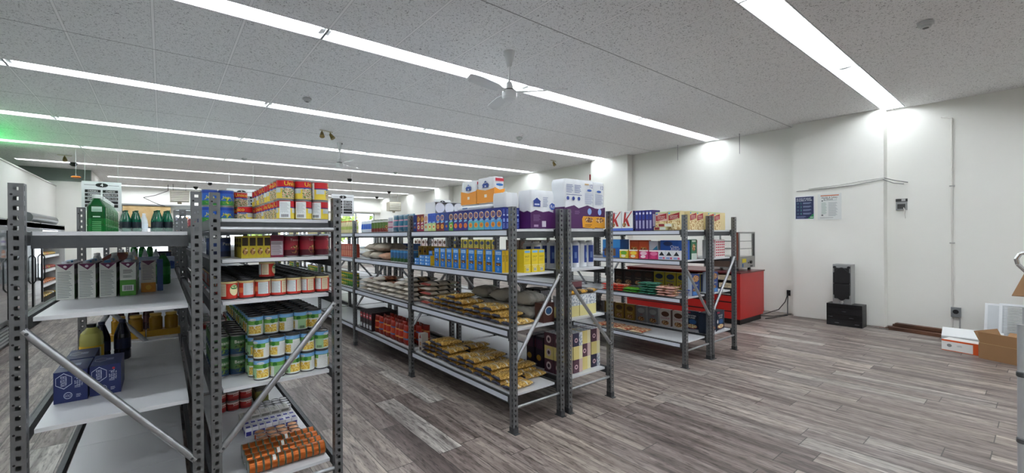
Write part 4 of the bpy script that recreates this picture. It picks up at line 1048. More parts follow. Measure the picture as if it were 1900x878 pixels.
def tcube(c1, c2, seed):
    def fn(b):
        b.rect('f', 0, 0, .62, 1, c1); b.rect('f', .62, 0, 1, 1, c2)
        if seed % 2: b.disc('f', .3, .45, .18, .18, 'D9B8C0'); b.disc('f', .3, .45, .09, .09, '3A2438')
        b.rect('l', 0, 0, 1, 1, c1); b.disc('l', .5, .5, .28, .3, 'D9C8CC'); b.disc('l', .5, .5, .14, .15, '3A2438'); b.rect('t', .1, .1, .9, .9, tis)
    return box_t(.125, .12, .125, 'C9CCD2', fn, 'tissue_cube_box', 'box')
CU = [tcube('5A3848', 'D9C0B8', 1), tcube('E6D68A', 'EDE6BC', 0), tcube('33304A', tis, 1)]
z = LV[0]; pat = [[0, 1, 0], [0, 1, 2], [1, 0, 1], [2, 1, 0]]
for i in range(4):
    for lay in range(3):
        for d in range(2):
            place(CU[pat[i][lay]], (2.925+.140*i+(.0), 2.86+.13*d+(.02 if i > 1 else 0), z+E_+.1258*lay), 0, '%s tissue cube on the bottom shelf, column %s, %s layer, %s row' % (['plum', 'pale yellow', 'dark blue'][pat[i][lay]], ORD[i], ['lower', 'middle', 'upper'][lay], ['front', 'back'][d]), 'tissue cubes at the rack end')
DK = tcube('2C2138', '6A3A58', 1)
DG = box_t(.11, .11, .30, '2A1E33', lambda b: (b.rect('f', .1, .6, .45, .9, '6A3A4A'), b.disc('f', .7, .75, .18, .08, 'B89AA8'), b.rect('f', .5, .1, .9, .3, 'B8923A'), b.disc('l', .4, .3, .3, .1, 'B8923A'), b.rect('l', .1, .6, .9, .9, '4A2A48')), 'coffee_box', 'box')
for i in range(3):
    for d in range(2): place(DG, (2.52+.115*i-(.03), 2.98+.12*d if i else 2.98+.12*d, z+E_), 0, 'dark purple carton with gold print right of the gold bags, column %s, %s row' % (ORD[i], ['front', 'back'][d]), 'dark purple cartons') if i == 9 else None
for k, (x, y) in enumerate([(2.955, 3.16), (3.075, 3.16), (3.195, 3.16), (2.955, 3.30), (3.075, 3.30)]): place(DG, (x, y, z+E_), 0, 'dark purple carton with gold print behind the tissue cubes, %s' % ORD[k], 'dark purple cartons')
# black and white striped + small boxes on C third shelf behind the brace
def stripes(b):
    for k in range(7): b.poly('fl', [(.04+.13*k, .05), (.10+.13*k, .05), (.16+.13*k, .95), (.10+.13*k, .95)], 'C9CACC')
TST = box_t(.15, .10, .24, '18191C', stripes, 'napkin_box', 'box')
for i in range(2): place(TST, (2.945+.16*i, 3.10 if i == 0 else 3.12, LV[1]+E_) if False else (2.94, 3.16+.115*i, LV[1]+E_), 0, 'black box with slanted white stripes behind the tissue boxes, %s' % ['near', 'far'][i], 'black striped boxes')
TOV = box_t(.13, .11, .17, '4A2A24', lambda b: (b.disc('f', .5, .6, .36, .24, 'D6D8D8'), b.disc('f', .5, .6, .28, .18, '2F5A8A'), b.rect('r', 0, 0, 1, 1, 'C98A7A')), 'food_box', 'box')
place(TOV, (2.945, 3.02, LV[1]+.2018+E_) if False else (2.66, 2.83, LV[1]+E_), 0, 'brown box with pale oval badge left of the tissue boxes', None)
TNV = bag(.22, .14, .04, M('1C2C8A', .3), M('20327E', .3), 'crisp_bag', 'bag', .6, 41, top2=M('D9C23A', .3))
YB_ = bag(.22, .14, .045, M('E0A82A', .3), M('3A2A16', .3), 'snack_bag', 'bag', .55, 42, top2=M('3A2A1C', .3))
zz = LV[1]+.2028
for i in range(3): 
    place(YB_, (3.02+.15*i, 2.87, zz+E_), .2*i, 'yellow and black snack bag lying on the tissue boxes, %s from left' % ORD[i], 'yellow snack bags on the tissue boxes', sc=.85)
TPL = box_t(.13, .20, .24, 'B9B4AE', lambda b: (b.rect('l', .0, .0, .12, 1, 'F0EEE8'), b.poly('l', [(.2, .75), (.5, .95), (.8, .75)], '8A1F24'), b.disc('l', .55, .45, .2, .12, mixed), b.rect('l', .3, .1, .8, .25, '4A3A30')), 'food_box', 'box')
place(TPL, (2.31, 4.52, LV[0]+E_) if False else (2.30, 4.455, LV[0]+E_), 0, 'white striped food box standing at the second post on the bottom shelf', None, sc=(.6, .4, .85))
# --- C bays 2 and 3
Y2 = Y0+BAY; Y3 = Y0+2*BAY
RB = upright(bag(.24, .13, .07, M('B5301E', .35), M('8A2416', .35), 'snack_bag', 'bag', .5, 51, top2=M('E3A05A', .4)))
RBa = upright(bag(.24, .13, .07, M('C44A2A', .35), M('A82A18', .35), 'snack_bag', 'bag', .5, 52, top2=M('5A7AB0', .4)))
for i in range(9):
    for d in range(3): place([RB, RBa, RB][(i+d) % 3], (2.27+.10*d, Y2+.15+.125*i, LV[0]+E_), math.pi/2+.15*((i*7+d) % 3-1), 'red snack bag standing on the bottom shelf past second post, %s along, %s deep' % (ORD[i], ORD[d]), 'red snack bags standing on the bottom shelf')
TRB = box_t(.12, .095, .25, '28181C', lambda b: (b.rect('l', .08, .62, .92, .9, 'C0404A'), b.rect('l', .2, .7, .8, .78, 'E6C9C9'), b.rect('l', .1, .08, .9, .32, tis), b.rect('t', 0, 0, 1, 1, '201216')), 'food_box', 'box')
for i in range(4):
    for d in range(3): place(TRB, (2.28+.122*d, Y2+1.30+.115*i, LV[0]+E_), 0, 'black box with red label beside the red bags, %s along, %s deep' % (ORD[i], ORD[d]), 'black and red boxes on the bottom shelf')
LBm = [bag(.38, .22, .055, rice, M('BDB3A2', .5), 'lentil_bag', 'bag', .7, 61, top2=M('26231F', .5)), bag(.38, .22, .055, noise_mat('lentil', '5A4A36', 'B89A70', 30, .4, .6), M('D8D2C6', .5), 'lentil_bag', 'bag', .5, 62, top2=M('201E1B', .5)), bag(.38, .22, .055, noise_mat('lentil_red', '7A3A28', 'C98A62', 30, .4, .6), M('E0D8CC', .5), 'lentil_bag', 'bag', .5, 63)]
for p_ in range(7):
    for k in range([5, 4, 3, 3, 4, 3, 3][p_]): place(LBm[(p_*2+k) % 3], (2.42, Y2+.19+.242*p_, LV[1]+E_+.056*k), random.uniform(-.08, .08), 'pulse bag past second post on the third shelf, %s pile, %s up' % (ORD[p_], ORD[k]), 'stacked pulse bags')
TTN = can_simple(.034, .15, '3A6A9A', '4E9AD0', '2F5A2A', None, name='drink_can', top='B0B2B4', pic=tinprint, n=16)
for i in range(6):
    for d in range(2): place(TTN, (2.27+.07*d, Y2+.16+.095*i, LV[2]+E_), .3, 'green and blue tall tin past the second post, %s along, %s row' % (ORD[i], ['front', 'back'][d]), 'green and blue tall tins')
SKb = [bag(.40, .30, .11, noise_mat('grain_sack', '8A8272', 'CFC6B2', 12, .35, .65, .6), M('C9BFAE', .6), 'grain_sack', 'sack', .75, 71), bag(.40, .26, .10, M('C98A68', .5), M('D8A88A', .5), 'grain_sack', 'sack', .6, 72)]
for k, (y, t, j) in enumerate([(Y2+.95, 1, 0), (Y2+1.26, 0, 0), (Y2+1.57, 0, 0), (Y2+1.12, 0, 1), (Y2+1.43, 0, 1)]):
    place(SKb[t], (2.44, y, LV[2]+.112*j+E_), [0, .05, -.05, .03, 0][k], ['orange brown grain sack on second shelf, past the second post', 'mottled beige grain sack beside the orange brown one', 'mottled beige grain sack nearest the third post', 'mottled beige sack on top, above the orange brown one', 'mottled beige sack on top, near the third post'][k], 'grain sacks on the second shelf')
TEA = upright(bag(.21, .14, .06, M('1F6F8A', .3), M('1B5A74', .3), 'coffee_bag', 'bag', .5, 81, top2=M('C98AA0', .4)))
for i in range(4): place(TEA, (2.30, Y2+.16+.15*i, TZ+E_), math.pi/2, 'teal coffee bag on the top shelf past the second post, %s from near' % ORD[i], 'teal coffee bags on the top shelf')
place(upright(bag(.19, .14, .06, M('C9AEB8', .4), M('B0B4BC', .4), 'coffee_bag', 'bag', .5, 82, top2=M('A03A6A', .4))), (2.30, Y2+.78, TZ+E_), math.pi/2, 'pink and grey coffee bag after the teal bags', None)
TSC = can_simple(.033, .17, '5A7A3A', 'D0D4D0', '7A2A28', None, name='sauce_jar', cat='jar', top='C9C2B8', pic=mixed, n=16)
for i in range(5): place(TSC, (2.28, Y2+.90+.10*i, TZ+E_), .2*i, 'sauce jar with green and red label, %s after the coffee bags' % ORD[i], 'sauce jars on the top shelf')
TBB = upright(bag(.17, .10, .05, M('3A6AD0', .3), M('E6EDF6', .3), 'snack_bag', 'bag', .5, 83))
for i in range(5): place(TBB, (2.28, Y2+1.38+.085*i, TZ+E_), math.pi/2, 'small white and blue bag near the third post, %s along' % ORD[i], 'small white and blue bags')
TWB3 = bottle('sauce_bottle', 'bottle', .032, .19, 'D8CFA0', 'C0392F', 'B8C86A', mtrans=False)
TOB = box_t(.06, .075, .2, 'C24A34', lambda b: (b.rect('l', .1, .1, .9, .5, 'DE8A62'), b.lines('l', .2, .6, .8, .9, 4, M('F0C8A8'))), 'rice_box', 'box')
TGC = can_simple(.034, .11, '4A8A3A', 'D9B63A', '2F6A2A', None, top='2F7A36', pic=corn, n=16)
for b_ in range(2, NB):
    yb = Y0+BAY*b_
    for i in range(11 if b_ < 4 else 8):
        place(TWB3, (2.28, yb+.14+.085*i, TZ+E_), 0, 'cream sauce bottle with red cap, top shelf, %s bay, %s along' % (ORD[b_], ORD[i]), 'cream sauce bottles in the far bays')
        place(TOB, (2.28, yb+.14+.09*i, LV[2]+E_), 0, 'orange red rice box, second shelf, %s bay, %s along' % (ORD[b_], ORD[i]), 'orange red rice boxes in the far bays')
        for lay in (0, 1): place(TGC, (2.28, yb+.14+.085*i, LV[1]+.111*lay+E_), .3*i, 'green and yellow tin, third shelf, %s bay, %s along, %s layer' % (ORD[b_], ORD[i], ['lower', 'upper'][lay]), 'green and yellow tins in the far bays')
# goods on D seen through the gaps
TJR = can_simple(.036, .11, '6A3A1E', 'C9A24A', '3A2414', None, name='spice_jar', cat='jar', top='2A2420', pic=mixed, n=16)
TYD = box_t(.14, .12, .16, 'D9AE1E', lambda b: (b.rect('l', .1, .2, .9, .8, 'B8861A'), b.rect('l', .3, .4, .7, .6, '3A3018')), 'cereal_bar_box', 'box')
TRD = box_t(.12, .10, .15, 'A02A2C', lambda b: (b.rect('l', .15, .3, .85, .7, 'E0D2C8'),), 'soup_box', 'box')
TBD = box_t(.16, .14, .19, '1F4A86', lambda b: (b.rect('l', .1, .2, .9, .8, '17386A'),), 'cleaning_box', 'box')
for i in range(14): 
    if i < 10: place(TJR, (3.36, 3.30+.105*i, LV[2]+E_), .3*i, 'dark spice jar on the shelf behind the pasta boxes, %s along' % ORD[i], 'dark spice jars seen through the rack')
for i in range(4): place(TRD, (3.20, 4.75+.13*i, LV[2]+E_), 0, 'red and white soup box seen through the rack, %s along' % ORD[i], 'red soup boxes seen through the rack')
for i in range(6): place(TYD, (3.20, 5.35+.16*i, LV[2]+E_), 0, 'yellow snack bar box seen through the rack, %s along' % ORD[i], 'yellow boxes seen through the rack')
for i in range(4): place(TBD, (3.20, 6.5+.17*i, LV[2]+E_), 0, 'deep blue cleaning box seen through the rack, %s along' % ORD[i], 'blue boxes seen through the rack')

# ================================================================ racks E and F
def kbox(b):
    b.poly('l', [(.25, .95), (.42, .95), (.30, .25), (.12, .25)], 'B5282A'); b.poly('l', [(.34, .58), (.86, .98), (.95, .98), (.52, .60), (.75, .22), (.55, .22), (.34, .5)], 'B5282A')
    b.disc('l', .24, .3, .18, .12, mixed); b.rect('l', 0, 0, 1, .13, '5A7AD8'); b.rect('fb', 0, 0, 1, 1, '2A2A6A'); b.lines('fb', .2, .1, .8, .8, 12, M('A9AED0')); b.rect('r', 0, 0, 1, 1, '2A3A8A'); b.lines('l', .3, .9, .7, .96, 1, M('7FC0C8'))
TKB = box_t(.05, .18, .265, 'F0F0EE', kbox, 'cereal_box', 'box')
ex = 4.905
for i in range(2):
    for d in range(4): place(TKB, (ex+.0515*d, 3.555+.185*i, TZ+E_), 0, 'white cereal box with big red letter, %s of pair, %s deep' % (['near', 'far'][i], ORD[d]), 'white cereal boxes with a red letter')
TSP = box_t(.18, .045, .262, '3A2E7A', lambda b: (b.rect('l', .1, .55, .9, .95, '2E3C9A'), b.rect('l', .2, .1, .8, .5, 'A8A6C8'), b.disc('l', .5, .85, .3, .06, 'E0E2F0'), b.rect('f', .1, .2, .9, .8, 'D0CDE2')), 'cereal_box', 'box')
for i in range(5): place(TSP, (ex+.07, 3.20+.052*i, TZ+E_), [0, .1, 0, -.06, 0][i]*.3, 'cereal box with narrow violet spine facing the aisle, %s from near' % ORD[i], 'cereal boxes with violet spines')
place(TSP, (ex+.07, 3.875, TZ+E_), 0, 'dark spined cereal box at far side of the white cereal boxes', None)
def harvest(face):
    def fn(b):
        b.rect(face, 0, 0, 1, .5, cereal); b.poly(face, [(.05, .50), (.95, .62), (.95, .92), (.05, .78)], 'A8202C'); b.text(face, 'HARVEST', .5, .74, .018, 'F2E6D8', .7); b.text(face, 'CRUNCH', .5, .64, .018, 'F2E6D8', .7)
        b.disc(face, .12, .93, .09, .08, '3FA2D8'); b.disc(face, .5, .25, .3, .16, 'F2E2B4'); b.disc(face, .5, .25, .2, .1, cereal); b.rect(face, .0, .93, 1, 1, 'C9D8A0')
    return fn
THL = box_t(.05, .165, .235, 'E0CF9A', harvest('l'), 'cereal_box', 'box'); THF = box_t(.165, .05, .235, 'E0CF9A', harvest('f'), 'cereal_box', 'box')
THP = box_t(.05, .165, .23, 'E6B8B4', harvest('l'), 'cereal_box', 'box')
for i, y in enumerate((3.075, 2.90)):
    for d in range(2): place([THP, THL][i], (ex+.05+.052*d, y, TZ+E_), 0, ['pink topped crunchy oat cereal box left of the tan ones', 'tan crunchy oat cereal box just left of the corner post'][i]+[', front', ', back'][d], 'crunchy oat cereal boxes facing the aisle')
TLY = box_t(.05, .17, .04, 'DCD3A0', lambda b: (b.rect('l', .05, .1, .45, .9, '8A1F28'), b.rect('l', .5, .1, .95, .9, 'E8ECE2'), b.rect('t', .1, .1, .9, .9, 'C9D8A0')), 'cereal_bar_box', 'box')
place(TLY, (ex-.035, 3.04, TZ+E_), 0, 'cereal bar box lying flat in front of the pink topped cereal', None)
place(TLY, (ex-.035, 2.98, TZ+.042), .35, 'cereal bar box slanting on top of the flat one', None)
for i, x in enumerate((5.165, 5.335, 5.62, 5.79)):
    for d in range(4): place(THF, (x, 2.80+.0515*d, TZ+E_), 0, 'tan crunchy oat cereal box facing the rack end, %s column, %s deep' % (ORD[i], ORD[d]), 'tan cereal boxes facing the rack end') 
for i in range(3): place(THL, (5.905+.052*i, 2.865, TZ+E_), 0, 'tan cereal box with its pale edge facing out, %s from left' % ORD[i], 'tan cereal boxes standing edge on at the right')
z = LV[2]
TDB2 = box_t(.20, .30, .25, '1F5FB0', lambda b: (b.rect('l', 0, .55, 1, 1, '2F86C8'), b.rect('l', .1, .1, .75, .5, '6E4E2E'), b.rect('l', .3, .12, .45, .5, '4A3420'), b.disc('l', .5, .8, .08, .07, '0E2A50'), b.rect('l', .3, .02, .6, .08, 'D8C8DC'), b.rect('l', .0, .36, .3, .42, '3A2A1E')), 'display_carton', 'box')
place(TDB2, (ex+.07, 3.82, z+E_), 0, 'large blue display carton of snack cakes on the second shelf', None)
TOR = box_t(.06, .145, .24, 'D2552A', lambda b: (b.rect('l', .0, .0, 1, .42, '6A3A24'), b.disc('l', .5, .42, .4, .18, mixed), b.text('l', "Reese's", .5, .6, .02, 'F0B83A', .8), b.rect('l', 0, .93, 1, 1, 'A8401E')), 'cereal_box', 'box')
for i, y in enumerate((3.555, 3.405)): place(TOR, (ex+.16, y, z+E_), 0, 'orange peanut butter cereal box, %s of the pair' % ['left', 'right'][i] if False else 'orange peanut butter cereal box, %s of the two' % ['near', 'left'][1-i], 'orange cereal boxes')
TWS = box_t(.06, .135, .23, 'C8D2DA', lambda b: (b.poly('l', [(0, .3), (.9, .75), (1, .3)], '2F86B0'), b.disc('l', .5, .2, .35, .08, '4A3424'), b.rect('l', .0, .0, 1, .06, 'E6EAEE')), 'cereal_box', 'box')
place(TWS, (ex+.16, 3.255, z+E_), 0, 'pale grey and blue biscuit box between orange boxes and blue cookie box', None)
def ahoy(b):
    b.disc('l', .3, .82, .18, .12, '14326A'); b.text('l', 'Chips', .55, .66, .036, 'F2F2F2', .5); b.text('l', 'Ahoy!', .58, .52, .036, 'F2F2F2', .5); b.disc('l', .62, .16, .3, .1, mixed); b.disc('l', .2, .12, .1, .05, mixed); b.rect('l', .92, 0, 1, 1, '9FC4E6')
TAH = box_t(.08, .36, .24, '1F57B4', ahoy, 'cookie_box', 'box')
place(TAH, (ex+.17, 2.975, z+E_), 0, 'wide royal blue cookie box with white lettering', None)
TSM = [box_t(.09, .135, .115, c, lambda b, c2=c2, c3=c3: (b.disc('l', .5, .62, .38, .22, c2), b.disc('l', .45, .25, .28, .16, c3), b.rect('l', .0, .86, 1, 1, 'F0EDE4')), 'gum_box', 'box') for c, c2, c3 in (('D8C22E', '6AA82E', 'F2EFD0'), ('E8762A', 'F6D23A', 'FBEFC8'), ('D83A7A', 'F2C8D8', 'F9E6EA'), ('C4246A', 'E87AA8', 'D83A7A'))]
for i, y in enumerate((3.60, 3.445, 3.29, 3.14)): 
    place(TSM[i], (ex-.0, y, z+E_), 0, 'small %s sweet box on the front edge of the second shelf' % ['yellow and green', 'orange', 'pink', 'deep pink'][i], None)
TCD = box_t(.03, .09, .115, 'E6E8EC', lambda b: (b.poly('l', [(.1, .45), (.5, .9), (.9, .45)], '23262C'), b.rect('l', .1, .08, .6, .3, '8AA6D8'), b.rect('l', .65, .08, .95, .3, 'D86A8A')), 'biscuit_pack', 'pack')
for i in range(3):
    for d in range(3): place(TCD, (ex-.03+.034*d, 2.83+.10*i, z+E_), .1, 'white biscuit pack with black arrow print, %s along, %s deep' % (ORD[i], ORD[d]), 'white biscuit packs with black print')
TGN = box_t(.13, .07, .25, '3F7A5A', lambda b: (b.rect('f', .0, .0, 1, .3, 'C9D6CC'), b.disc('f', .45, .6, .3, .18, mixed), b.rect('f', .1, .88, .8, .96, 'D8E0D6')), 'cereal_box', 'box')
place(TGN, (5.20, 2.82, z+E_), 0, 'green cereal box facing the rack end', None)
TNP = box_t(.19, .07, .24, 'D9DBDC', lambda b: (b.rect('f', 0, .84, 1, 1, 'A83A4C'), b.rect('f', .05, .06, .92, .78, 'E4E6E8'), b.lines('f', .08, .1, .88, .74, 9, M('B4B9C0'), .3), b.rect('f', .96, 0, 1, 1, 'C24A5A')), 'cereal_box', 'box')
place(TNP, (5.365, 2.82, z+E_) if False else (5.37, 2.825, z+E_), 0, 'cereal box showing its white nutrition panel, beside the green one', None, sc=(.95, 1, 1)) if False else place(TNP, (5.335, 2.90, z+E_), 0, 'cereal box showing its white nutrition panel, beside the green one', None)
place(TNP, (5.66, 2.83, z+E_), 0, 'cereal box with white nutrition panel between the two rightmost posts', None)
TRW = box_t(.045, .08, .24, 'EDE6E2', lambda b: [b.rect('f', .1, .08+.15*k, .9, .16+.15*k, 'C8455A') for k in range(6)], 'cereal_box', 'box')
for i in range(5): place(TRW, (5.80+.052*i, 2.83, z+E_), 0, 'slim red and white checked box at the right end, %s from left' % ORD[i], 'slim red and white boxes')
# third level: sweets in bags
z = LV[1]
def bags(t, y0, n, lays, nm, g, dx=.0, sc=None, dy=.125):
    for i in range(n):
        for k in range(lays): place(t, (ex+.03+dx, y0+dy*i, z+E_+.031*k), random.uniform(-.25, .25), '%s, %s pile from near, %s from bottom' % (nm, ORD[i], ORD[k]), g, sc=sc)
def swb(a, b_, s, c=None): return bag(.20, .12, .03, a, b_, 'sweet_bag', 'bag', .6, s, top2=c)
bags(swb(noise_mat('sw1', 'D8552A', 'F2B48A', 40, .4, .6), M('C9301E', .3), 1, M('F0E6D8')), 3.66, 3, 3, 'orange red sweet bag', 'orange red sweet bags')
bags(swb(M('62C81E', .3), M('3F9A1E', .3), 2, M('E8C23A', .3)), 3.44, 2, 2, 'bright lime green sweet bag', 'lime green sweet bags')
bags(swb(noise_mat('sw3', '1F6A54', '6FB89A', 30, .4, .6), M('2F7A62', .3), 3), 3.18, 2, 5, 'teal green sweet bag', 'teal sweet bags')
bags(swb(noise_mat('sw4', 'B5764A', 'EAD2A8', 40, .4, .6), M('D8A89A', .3), 4, M('A83A3A', .3)), 2.93, 2, 4, 'tan and pink sweet bag', 'tan and pink sweet bags')
TPP = swb(M('B8CCE8', .3), M('3A5AB8', .3), 6, M('C84A8A', .3))
for i in range(3): place(TPP, (ex+.10+.03*i, 2.84, z+E_+.032*i) if False else (ex+.22+.0*i, 2.85, z+E_+.031*i), .3*i, 'small blue and pink sweet packet at the near corner, %s up' % ORD[i], 'small blue and pink packets', sc=.7)
def bigc(c, c2, tx, tc, pic): return box_t(.06, .17, .235, c, lambda b: (b.disc('l', .5, .72, .36, .16, c2), b.text('l', tx, .5, .48, .026, tc, .8), b.disc('l', .5, .2, .34, .14, pic), b.rect('f', 0, 0, 1, 1, c2)), 'cereal_box', 'box')
TBR = bigc('33241C', '4A3024', 'Choco', 'A89078', mixed); TYN = bigc('B8A82A', '2A3A5A', 'Nesquik', '1F3A8A', mixed)
for i in range(8):
    t = TBR if i >= 4 else TYN; place(t, (5.60, 2.98+.178*i, z+E_), 0, '%s cereal box on the far side of the third shelf, %s from near' % (['yellow and navy', 'dark brown'][i >= 4], ORD[i]), 'cereal boxes behind the sweet bags')
TKV = box_t(.19, .055, .265, '1F3F86', lambda b: (b.disc('f', .5, .8, .42, .16, mixed), b.text('f', 'Krave', .5, .5, .03, 'E8E4C0', .8), b.disc('f', .5, .5, .0, .0, mixed) if False else None, b.rect('f', .1, .03, .9, .2, '4A8AD0'), b.disc('f', .4, .28, .3, .08, mixed), b.rect('l', 0, 0, 1, 1, 'C9D6E6')), 'cereal_box', 'box')
for i, x in enumerate((5.215, 5.62)):
    for d in range(2): place(TKV, (x+[0.0, .08][i], 2.80+.057*d, z+E_), 0, 'blue chocolate cereal box facing the rack end, %s of two, %s' % (['left', 'right'][i], ['front', 'back'][d]), 'blue chocolate cereal boxes')
# bottom level
z = LV[0]
PZ = bag(.30, .20, .03, pizza, M('D8C6A0', .4), 'pizza_bread_bag', 'bag', .88, 91)
for i in range(4): place(PZ, (ex+.11, 3.45+.205*i, z+E_), .1*(-1)**i, 'flat bag of topped flatbread on the bottom shelf, %s from near' % ORD[i], 'flat flatbread bags')
TGD = bigc('A8822E', '6A4A1E', 'Honey', 'E8D08A', mixed); TGY = bigc('8A8A8C', 'B0B0B0', 'Life', 'A83A4A', mixed); TCC = bigc('D8CFC8', '5A3420', 'COOKIE', 'B02A5A', mixed)
def frosted(f_):
    def fn(b):
        b.poly(f_, [(.08, .62), (.92, .62), (.96, .80), (.04, .80)], '16283C'); b.text(f_, 'FROSTED', .5, .76, .020, 'F0F2F4', .72); b.text(f_, 'FLAKES', .5, .66, .020, 'F0F2F4', .66); b.disc(f_, .55, .46, .28, .13, '2A5A92'); b.disc(f_, .5, .22, .42, .12, '8A2A2A'); b.disc(f_, .5, .23, .38, .10, cereal)
        b.disc(f_, .12, .48, .09, .09, 'D8DCE2'); b.rect(f_, .05, .88, .4, .96, 'B02A4A'); b.poly(f_, [(0, 0), (1, 0), (1, .1), (0, .05)], 'B9BCC2')
        b.rect('r' if f_ == 'f' else 'f', 0, 0, 1, 1, 'E6E8F2'); b.lines('r' if f_ == 'f' else 'f', .2, .1, .8, .9, 8, M('5A4AA0'))
    return fn
TFL = box_t(.06, .19, .265, '1C2C40', frosted('l'), 'cereal_box', 'box'); TFF = box_t(.215, .06, .27, '1C2C40', frosted('f'), 'cereal_box', 'box')
for i in range(10):
    t, nm = [(TFL, 'navy sugared flake cereal box'), (TCC, 'white cereal box with pink lettering'), (TCC, 'white cereal box with pink lettering'), (TGY, 'grey cereal box with red lettering'), (TGY, 'grey cereal box with red lettering'), (TGD, 'golden brown cereal box'), (TGD, 'golden brown cereal box'), (TGD, 'golden brown cereal box'), (TGY, 'grey cereal box with red lettering'), (TGD, 'golden brown cereal box')][i]
    place(t, (5.60, 3.02+.20*i, z+E_), 0, '%s at the back of the bottom shelf, %s from near' % (nm, ORD[i]), 'cereal boxes at the back of the bottom shelf')
for i, x in enumerate((5.60, 5.84)):
    for d in range(2 if i else 2): place(TFF, (x+.02, 2.80+.062*d, z+E_), 0, 'navy sugared flake cereal box facing the rack end, %s, %s' % (['left', 'right'][i], ['front', 'back'][d]), 'navy flake cereal boxes facing the rack end')
# farther bays of E
for b_ in (1, 2, 3):
    yb = Y0+BAY*b_
    for i in range(8):
        place([TKB, THL, TOR][b_-1], (ex, yb+.16+.2*i, TZ+E_), 0, '%s cereal box on the top shelf of the sweets rack, %s bay, %s along' % (['white', 'tan', 'orange'][b_-1], ORD[b_], ORD[i]), 'cereal boxes on the top shelf, %s bay' % ORD[b_])
        place([TBR, TYN, TAH][b_-1] if b_ < 3 else TCC, (ex, yb+.16+.2*i, LV[2]+E_), 0, 'boxed cereal on the second shelf of the sweets rack, %s bay, %s along' % (ORD[b_], ORD[i]), 'cereal boxes on the second shelf, %s bay' % ORD[b_])
# ================================================================ CEILING FITTINGS
def fan(x, y, rz, lab_, n=1):
    r = root('ceiling_fan', (x, y, H), rz, lab_, 'ceiling fan', 'white three blade ceiling fans'); w_ = M('DADCDC', .35); g_ = M('3A3C3E', .5)
    q = P(); q.lathe([(.020, -.175), (.026, -.17), (.066, -.012), (.066, -.002)], w_, 22); q.box(-.012, .012, -.069, -.055, -.035, -.005, M(BLK)); q.build('canopy', r)
    q = P(); q.tube((0, 0, -.17), (0, 0, -.36), .012, w_, 10); q.build('down_rod', r)
    q = P(); q.lathe([(.03, -.44), (.042, -.43), (.034, -.36), (.022, -.345), (.012, -.34)], w_, 20); q.build('upper_cover', r)
    q = P(); q.lathe([(.0001, -.565), (.05, -.56), (.075, -.545), (.085, -.52), (.085, -.47), (.078, -.452, g_), (.06, -.445, g_), (.06, -.435)], w_, 26); q.build('motor_housing', r)
    for k in range(3):
        a = k*2*math.pi/3; ca, sa = math.cos(a), math.sin(a); q = P(); vs = []
        L0, L1 = .17, .66
        pr = [(L0, .035), (.26, .06), (.5, .068), (.62, .06), (L1, .025)]
        for u, hw in pr:
            for sgn in (-1, 1):
                v_ = sgn*hw
                for dz in (-.003, .003):
                    vs.append((u*ca-v_*sa, u*sa+v_*ca, -.468+sgn*.016+dz))
        fs = []
        for i in range(len(pr)-1):
            b0 = 4*i; b1 = 4*i+4
            fs += [(b0+1, b1+1, b1+3, b0+3), (b0, b0+2, b1+2, b1), (b0, b1, b1+1, b0+1), (b0+2, b0+3, b1+3, b1+2)]
        fs += [(0, 1, 3, 2), (16, 18, 19, 17)]
        q.add(vs, fs, w_); b = q.build('fan_blade', r)
        q = P(); q.tube((.07*ca, .07*sa, -.468), (.21*ca, .21*sa, -.468), .010, w_, 6); q.build('blade_bracket', b)
fan(3.10, 3.86, math.radians(192), 'nearer white ceiling fan hanging over the middle aisle')
fan(3.12, 10.0, math.radians(35), 'farther white ceiling fan above the middle racks')
q = P(); g_ = M('8C8E8E', .5); q.lathe([(.028, -.05), (.034, -.046), (.036, -.03), (.05, -.026), (.052, -.01), (.045, 0)], M('C9CBCB', .5), 20); q.lathe([(.02, -.0505), (.0201, -.0500), (.0001, -.0499)], M('4A4C4C', .6), 14)
TSD = T('smoke_detector', 'smoke detector', bake(q, 'smoke_detector'))
for i, (x, y, l) in enumerate([(5.93, .75, 'round smoke detector on the ceiling at the upper right'), (1.72, 7.03, 'round smoke detector left of the centre, between two light rows'), (5.97, 7.10, 'round smoke detector in front of the right wall light end'), (1.72, 13.45, 'round smoke detector far back on the left ceiling'), (6.0, 13.5, 'round smoke detector far back right of centre')]):
    place(TSD, (x, y, H), 0, l, 'smoke detectors on the ceiling', sc=1.25)
q = P(); q.lathe([(.0001, -.085), (.03, -.08), (.055, -.055), (.06, -.03), (.065, -.028), (.065, 0)], M('1A1B1D', .2), 20)
TDM = T('dome_camera', 'camera', bake(q, 'dome_camera'))
for i, (x, y, l) in enumerate([(1.44, 20.2, 'black dome camera near the back wall left of aisle three sign'), (1.1, 22.2, 'black dome camera closest to the back left wall'), (5.34, 16.0, 'black dome camera above the aisle two sign'), (8.3, 19.4, 'black dome camera near the back right'), (8.9, 22.4, 'black dome camera beside the brown wall heater'), (-1.9, 17.0, 'black dome camera above the aisle four sign')]):
    place(TDM, (x, y, H), 0, l, 'black dome cameras', sc=1.3)
def spot(x, y, l, n):
    r = root('spotlight_fitting', (x, y, H), .3, l, 'spotlight'); br = M('8C7A4A', .4, .6)
    q = P(); q.box(-.13, .13, -.02, .02, -.015, 0, M('C9C4B0', .5)); q.build('mounting_plate', r)
    for s_ in ([-1, 1] if n == 2 else [0]):
        q = P(); q.tube((s_*.09, 0, -.015), (s_*.09, 0, -.06), .010, br, 8); q.tube((s_*.09, 0, -.05), (s_*.12, -.05, -.14), .025, br, 14, .048); q.build('lamp_head', r)
spot(2.55, 9.0, 'twin brass spotlight fitting on the ceiling left of the far fan', 2); spot(8.6, 8.75, 'single brass spotlight fitting near the right wall', 1); spot(-1.9, 15.6, 'single brass spotlight fitting on the green lit ceiling', 1)
